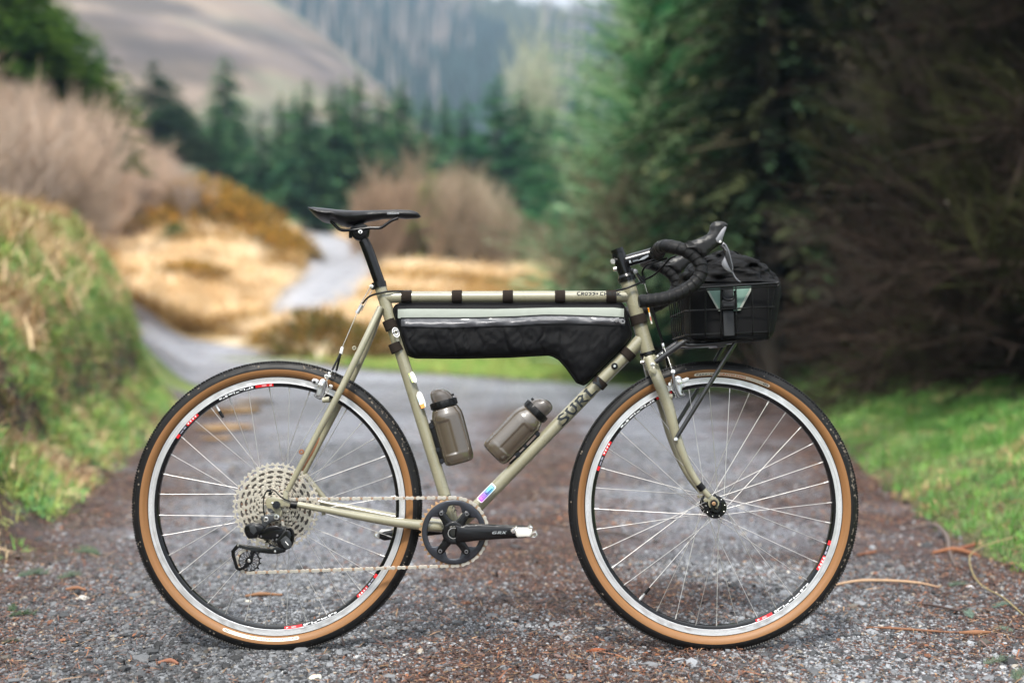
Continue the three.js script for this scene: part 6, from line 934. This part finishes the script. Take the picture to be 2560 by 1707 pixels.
{
  const smoke = phys(0.10, 0.078, 0.055, 0.2, 0, { transmission: 0.3, clearcoat: 0.8, clearcoatRoughness: 0.25, ior: 1.8 });
  const smokeLid = phys(0.12, 0.105, 0.095, 0.22, 0, { transmission: 0.3, clearcoat: 0.4 });
  function bottle(base, topp, label, twist, flip) {
    const b = leaning(grp('water_bottle')); tag(b, label, 'bottle', undefined);
    const ax = topp.clone().sub(base), len = ax.length(), g = new THREE.Group();
    const inner = grp('bottle_body', b); inner.position.copy(base); inner.quaternion.setFromUnitVectors(V(0, 1, 0), ax.clone().normalize()); inner.rotateY(twist);
    const prof = [[0, 0.029], [0.0035, 0.0345], [0.012, 0.0372], [0.026, 0.0378], [0.03, 0.0376], [0.07, 0.0380], [0.105, 0.0384], [0.118, 0.0380], [0.124, 0.0368], [0.136, 0.0322], [0.140, 0.0292]];
    const pos = [], uv = [], idx = [], na = 96, nh = 90;
    for (let i = 0; i <= nh; i++) for (let j = 0; j <= na; j++) {
      const h = i / nh * 0.140, a = j / na * 2 * Math.PI, r0 = pl(prof, h), sq = 1 / Math.pow(Math.pow(Math.abs(Math.cos(a)), 3) + Math.pow(Math.abs(Math.sin(a)), 3), 1 / 3); let r = r0 * lerp(1, sq, 0.3 * sstep(0.14, 0.115, h));
      const da = Math.abs(((a / 6.2832 * 360 - (flip ? 60 : 118) + 540) % 360) - 180), win = (1 - sstep(21, 27, da)) * sstep(0.024, 0.030, h) * (1 - sstep(0.104, 0.112, h)); r -= 0.0026 * win;
      if (h < 0.026) r -= 0.0022 * sstep(0.026, 0.004, h) * sstep(0.3, 0.7, Math.abs(Math.sin(a)));
      const gd = Math.abs(((a / 6.2832 * 360 - (flip ? 165 : 15) + 540) % 360) - 180); if (gd < 30 && h > 0.035 && h < 0.115) r += 0.0006 * (Math.sin(h * 2400) * Math.sin(a * 90) > 0 ? 1 : 0);
      pos.push(Math.cos(a) * r, h, Math.sin(a) * r); uv.push(a * 0.03, h); if (i < nh && j < na) { const q = i * (na + 1) + j; idx.push(q, q + na + 1, q + 1, q + 1, q + na + 1, q + na + 2); }
    }
    mesh('wall', geo(pos, idx, uv), smoke, inner);
    const lathe = (p, n = 56) => toCreasedNormals(new THREE.LatheGeometry(p.map(([r, y]) => new THREE.Vector2(r, y)), n), 0.5);
    mesh('base', lathe([[0, 0.003], [0.020, 0.0025], [0.029, 0.0008]]), smoke, inner);
    const ringG = [lathe([[0.0285, 0.1395], [0.0325, 0.1405], [0.0330, 0.144], [0.0330, 0.1535], [0.0318, 0.157], [0.020, 0.158]])]; for (let i = 0; i < 16; i++) { const a = i / 16 * 6.2832, bx = new THREE.BoxGeometry(0.0012, 0.013, 0.0016); bx.translate(0.0331, 0.149, 0); bx.rotateY(a); ringG.push(bx); }
    mesh('collar', merged(ringG), M.satin, inner);
    const lid = lathe([[0.0262, 0.157], [0.0262, 0.168], [0.0258, 0.172], [0.0235, 0.180], [0.017, 0.186], [0.008, 0.1885], [0, 0.189]]), lp = lid.attributes.position; const s = flip ? 1 : -1; for (let i = 0; i < lp.count; i++) { const y = lp.getY(i), k = clamp((y - 0.160) / 0.028, 0, 1); lp.setX(i, lp.getX(i) * (1 - 0.1 * k) + s * 0.006 * k * 0.9); lp.setY(i, y - 0.007 * k * clamp(-s * lp.getX(i) / 0.025 + 0.2, 0, 1)); } lid.computeVertexNormals();
    mesh('lid', lid, smokeLid, inner); const tab = new THREE.BoxGeometry(0.006, 0.006, 0.012); tab.translate(-s * 0.026, 0.164, 0); mesh('lid_hinge', tab, M.satin, inner);
    return b;
  }
  bottle(q8(662, 1432, 0), q8(392, 440, 0), 'smoke-grey water bottle leaning in front of the seat tube', 0.15, false);
  bottle(q8(1162, 1316, 0), q8(1905, 552, 0), 'smoke-grey water bottle tilted along the down tube', -0.15, true);
  const mnt = (list, pegs) => { const g = grp('bottle_mount', bike); mesh('rail', merged(list.map((l) => plate(line(q8, l, 0), 0, 0.020, 0.003, [], false, 3))), M.satin, g); mesh('peg', merged(pegs.map(([x, y, r]) => rod(q8(x, y, -0.011), q8(x, y, 0.012), r))), M.black, g); };
  mnt([[[190, 845], [215, 815], [255, 830], [330, 960], [395, 1180], [430, 1330], [440, 1400], [395, 1450], [360, 1430], [330, 1330], [240, 1000]], [[215, 780], [255, 770], [300, 900], [400, 1200], [430, 1330], [400, 1350], [330, 1150], [270, 950]]], [[232, 880, 0.0055], [330, 1230, 0.0055], [385, 1400, 0.0058]]);
  mnt([[[1395, 1335], [1460, 1270], [1560, 1180], [1700, 1040], [1830, 905], [1865, 930], [1720, 1080], [1560, 1250], [1430, 1370]], [[1395, 1435], [1500, 1340], [1700, 1150], [1850, 990], [1870, 1010], [1700, 1185], [1440, 1450]]], [[1530, 1295, 0.0070], [1830, 990, 0.0060], [1640, 1170, 0.0050]]);
}
// ---------------------------------------------------------------- things lying on the track
{
  const G0 = (px, py) => { const d = EYE * F / (py - 853.5), x = (px - 1280) / F * d, z = BACK - d; return V(x, height(x, z), z); };
  const stick = (name, list, rad, col, label, cat, rough = 0.85) => { const pts = list.map(([px, py, up]) => { const v = G0(px, py); v.y += (up ?? 0) + 0.008; return v; }); return tag(mesh(name, pipe(pts, rad, { n: pts.length * 6, seg: 7 }), std(...col, rough)), label, cat); };
  stick('fallen_stick', [[2275, 1330, 0.01], [2325, 1332, 0.025], [2365, 1355, 0.02], [2375, 1385, 0], [2390, 1422, 0]], [0.004, 0.008, 0.009, 0.007, 0.003], [0.11, 0.085, 0.075], 'curved grey-brown stick between the front wheel and the grass', 'stick');
  stick('bark_splinter', [[2332, 1388, 0], [2385, 1384, 0.008], [2430, 1392, 0.004], [2452, 1396, 0]], [0.005, 0.009, 0.008, 0.003], [0.21, 0.084, 0.038], 'long orange bark splinter below the curved stick', 'bark');
  stick('bark_splinter', [[2395, 1382, 0.004], [2440, 1373, 0.008]], [0.006, 0.007], [0.168, 0.052, 0.025], 'short red-orange bark splinter crossing the curved stick', 'bark');
  stick('bark_splinter', [[2145, 1393, 0], [2190, 1388, 0.004]], [0.005, 0.006], [0.154, 0.059, 0.028], 'short rust-coloured bark piece just right of the front tyre', 'bark');
  stick('straw_stalk', [[2075, 1471, 0], [2150, 1463, 0.006], [2210, 1464, 0.008], [2290, 1466, 0.004], [2350, 1474, 0]], [0.003, 0.0045, 0.004, 0.004, 0.002], [0.40, 0.26, 0.16], 'long pale straw stem pointing right from the front tyre', 'stem');
  stick('thorny_twig', [[2540, 1385, 0.02], [2470, 1390, 0.03], [2430, 1412, 0.03], [2428, 1440, 0.02], [2455, 1478, 0.01], [2510, 1510, 0.01], [2560, 1545, 0]], 0.0024, [0.24, 0.19, 0.09], 'thin curling olive twig by the right edge of the track', 'twig');
  stick('straw_strip', [[2166, 1576, 0], [2230, 1582, 0.004], [2330, 1588, 0.003], [2410, 1590, 0]], [0.002, 0.0035, 0.003, 0.002], [0.182, 0.084, 0.045], 'thin orange-brown strip on the gravel right of the front wheel', 'stem');
  stick('bark_splinter', [[2400, 1590, 0], [2440, 1594, 0.005], [2478, 1590, 0.002]], [0.004, 0.007, 0.003], [0.21, 0.098, 0.049], 'frayed orange bark piece at the right end of the thin strip', 'bark');
  stick('dark_twig', [[2300, 1516, 0], [2345, 1530, 0.008], [2410, 1540, 0.004]], [0.002, 0.004, 0.002], [0.055, 0.035, 0.03], 'dark bent twig between the straw stem and the orange strip', 'twig');
  stick('bark_splinter', [[1465, 1638, 0], [1490, 1636, 0.003], [1520, 1633, 0]], [0.003, 0.005, 0.002], [0.238, 0.07, 0.028], 'bright orange splinter on the track between the wheels', 'bark');
  stick('bark_splinter', [[394, 1666, 0], [425, 1664, 0.004], [445, 1668, 0]], [0.004, 0.006, 0.003], [0.20, 0.085, 0.05], 'brown bark piece on the grey gravel left of the rear wheel', 'bark');
  stick('bark_splinter', [[164, 1480, 0], [190, 1479, 0.004], [214, 1482, 0]], [0.004, 0.006, 0.003], [0.21, 0.098, 0.052], 'orange bark piece on the litter at the left of the track', 'bark');
  stick('bark_splinter', [[612, 1497, 0], [650, 1495, 0.004], [705, 1494, 0]], [0.003, 0.006, 0.003], [0.21, 0.105, 0.052], 'orange bark strip seen through the rear wheel', 'bark');
  stick('fallen_stick', [[1490, 1338, 0], [1540, 1345, 0.01], [1605, 1357, 0.004]], [0.003, 0.006, 0.003], [0.06, 0.045, 0.04], 'dark stick on the track seen through the front wheel', 'stick');
  const stone = (px, py, w, h, col, label, seed) => { const o = mesh('stone', lump(seed, 2, 0.4), std(...col, 0.8)), p = G0(px, py), k = (BACK - p.z) / F; o.position.copy(p).add(V(0, h * k * 0.6, 0)); o.scale.set(w * k, h * k, w * k * 0.8); o.rotation.y = seed; tag(o, label, 'stone'); };
  stone(787, 1700, 15, 9, [0.62, 0.60, 0.50], 'largest pale stone at the bottom edge below the rear wheel', 3); stone(890, 1648, 9, 6, [0.40, 0.41, 0.42], 'light grey stone right of the rear tyre contact point', 4); stone(706, 1688, 5, 7, [0.42, 0.43, 0.43], 'upright grey stone left of the largest pale stone', 5); stone(205, 1500, 17, 7, [0.42, 0.40, 0.36], 'flat pale stone on the litter at the left of the track', 6); stone(618, 1508, 10, 5, [0.5, 0.46, 0.38], 'pale stone under the orange strip inside the rear wheel', 7); stone(2426, 1473, 12, 6, [0.48, 0.48, 0.5], 'smooth light grey stone near the right grass edge', 8); stone(1190, 1586, 7, 5, [0.40, 0.36, 0.25], 'tan stone on the track under the crank', 9); stone(965, 1590, 7, 6, [0.44, 0.33, 0.22], 'tan-orange stone on the track behind the rear tyre', 10); stone(994, 1692, 8, 5, [0.36, 0.37, 0.38], 'round grey stone near the bottom between the wheels', 11); stone(101, 1587, 6, 5, [0.46, 0.38, 0.27], 'small buff stone beside the needle sprigs', 12);
  const sprig = (seed) => { const r = rng(seed), list = [pipe([V(-0.5, 0.02, 0), V(0, 0.1, 0.03), V(0.5, 0.05, 0)], 0.012, { n: 8, seg: 5 })]; for (let i = 0; i < 110; i++) { const t = r(), a = V(lerp(-0.45, 0.52, t), 0.04 + 0.06 * Math.sin(t * 3), 0), an = r() * 6.283, d = V(0.5 + 0.3 * r(), Math.abs(Math.cos(an)) * 0.8, Math.sin(an)).normalize(); list.push(rod(a, a.clone().addScaledVector(d, 0.22 + 0.12 * r()), 0.009, 0.004, 3)); } return merged(list); };
  const gs = [sprig(1), sprig(2)];
  [[50, 1545, 60, 0.3, [0.06, 0.10, 0.05], 'green spruce sprig at the left edge beside the grey gravel'], [30, 1530, 50, 2, [0.05, 0.09, 0.045], 'darker spruce sprig at the very left edge'], [75, 1445, 70, 0.5, [0.09, 0.14, 0.09], 'spruce sprig on the litter below the left bank'], [225, 1390, 75, 2.6, [0.08, 0.12, 0.07], 'bushy green sprig between the left bank and the rear tyre'], [165, 1450, 60, 1, [0.09, 0.13, 0.08], 'pale green sprig on the litter left of the rear tyre'], [2425, 1545, 55, 1.4, [0.13, 0.19, 0.15], 'bluish spruce tip on the litter right of the front wheel'], [2500, 1522, 50, 0.4, [0.12, 0.18, 0.14], 'bluish spruce tip beside the curling twig'], [2520, 1583, 42, 2.2, [0.12, 0.18, 0.13], 'bluish spruce tip at the right edge of the track'], [2490, 1665, 75, 0.2, [0.11, 0.15, 0.10], 'wide green sprig near the bottom right corner'], [2545, 1700, 70, 1.1, [0.09, 0.13, 0.08], 'green sprig in the bottom right corner'], [20, 1612, 40, 0.8, [0.06, 0.09, 0.05], 'small dark sprig at the left edge on the gravel'], [2390, 1470, 50, 0.2, [0.08, 0.12, 0.08], 'dull green sprig right of the long straw stem']].forEach(([px, py, w, turn, col, label], i) => { const p = G0(px, py), k = (BACK - p.z) / F, o = mesh('spruce_sprig', gs[i % 2], std(...col, 0.8)); o.position.copy(p); o.position.y += 0.004; o.scale.setScalar(w * k); o.rotation.y = turn; tag(o, label, 'sprig'); });
}
renderer.render(scene, camera);
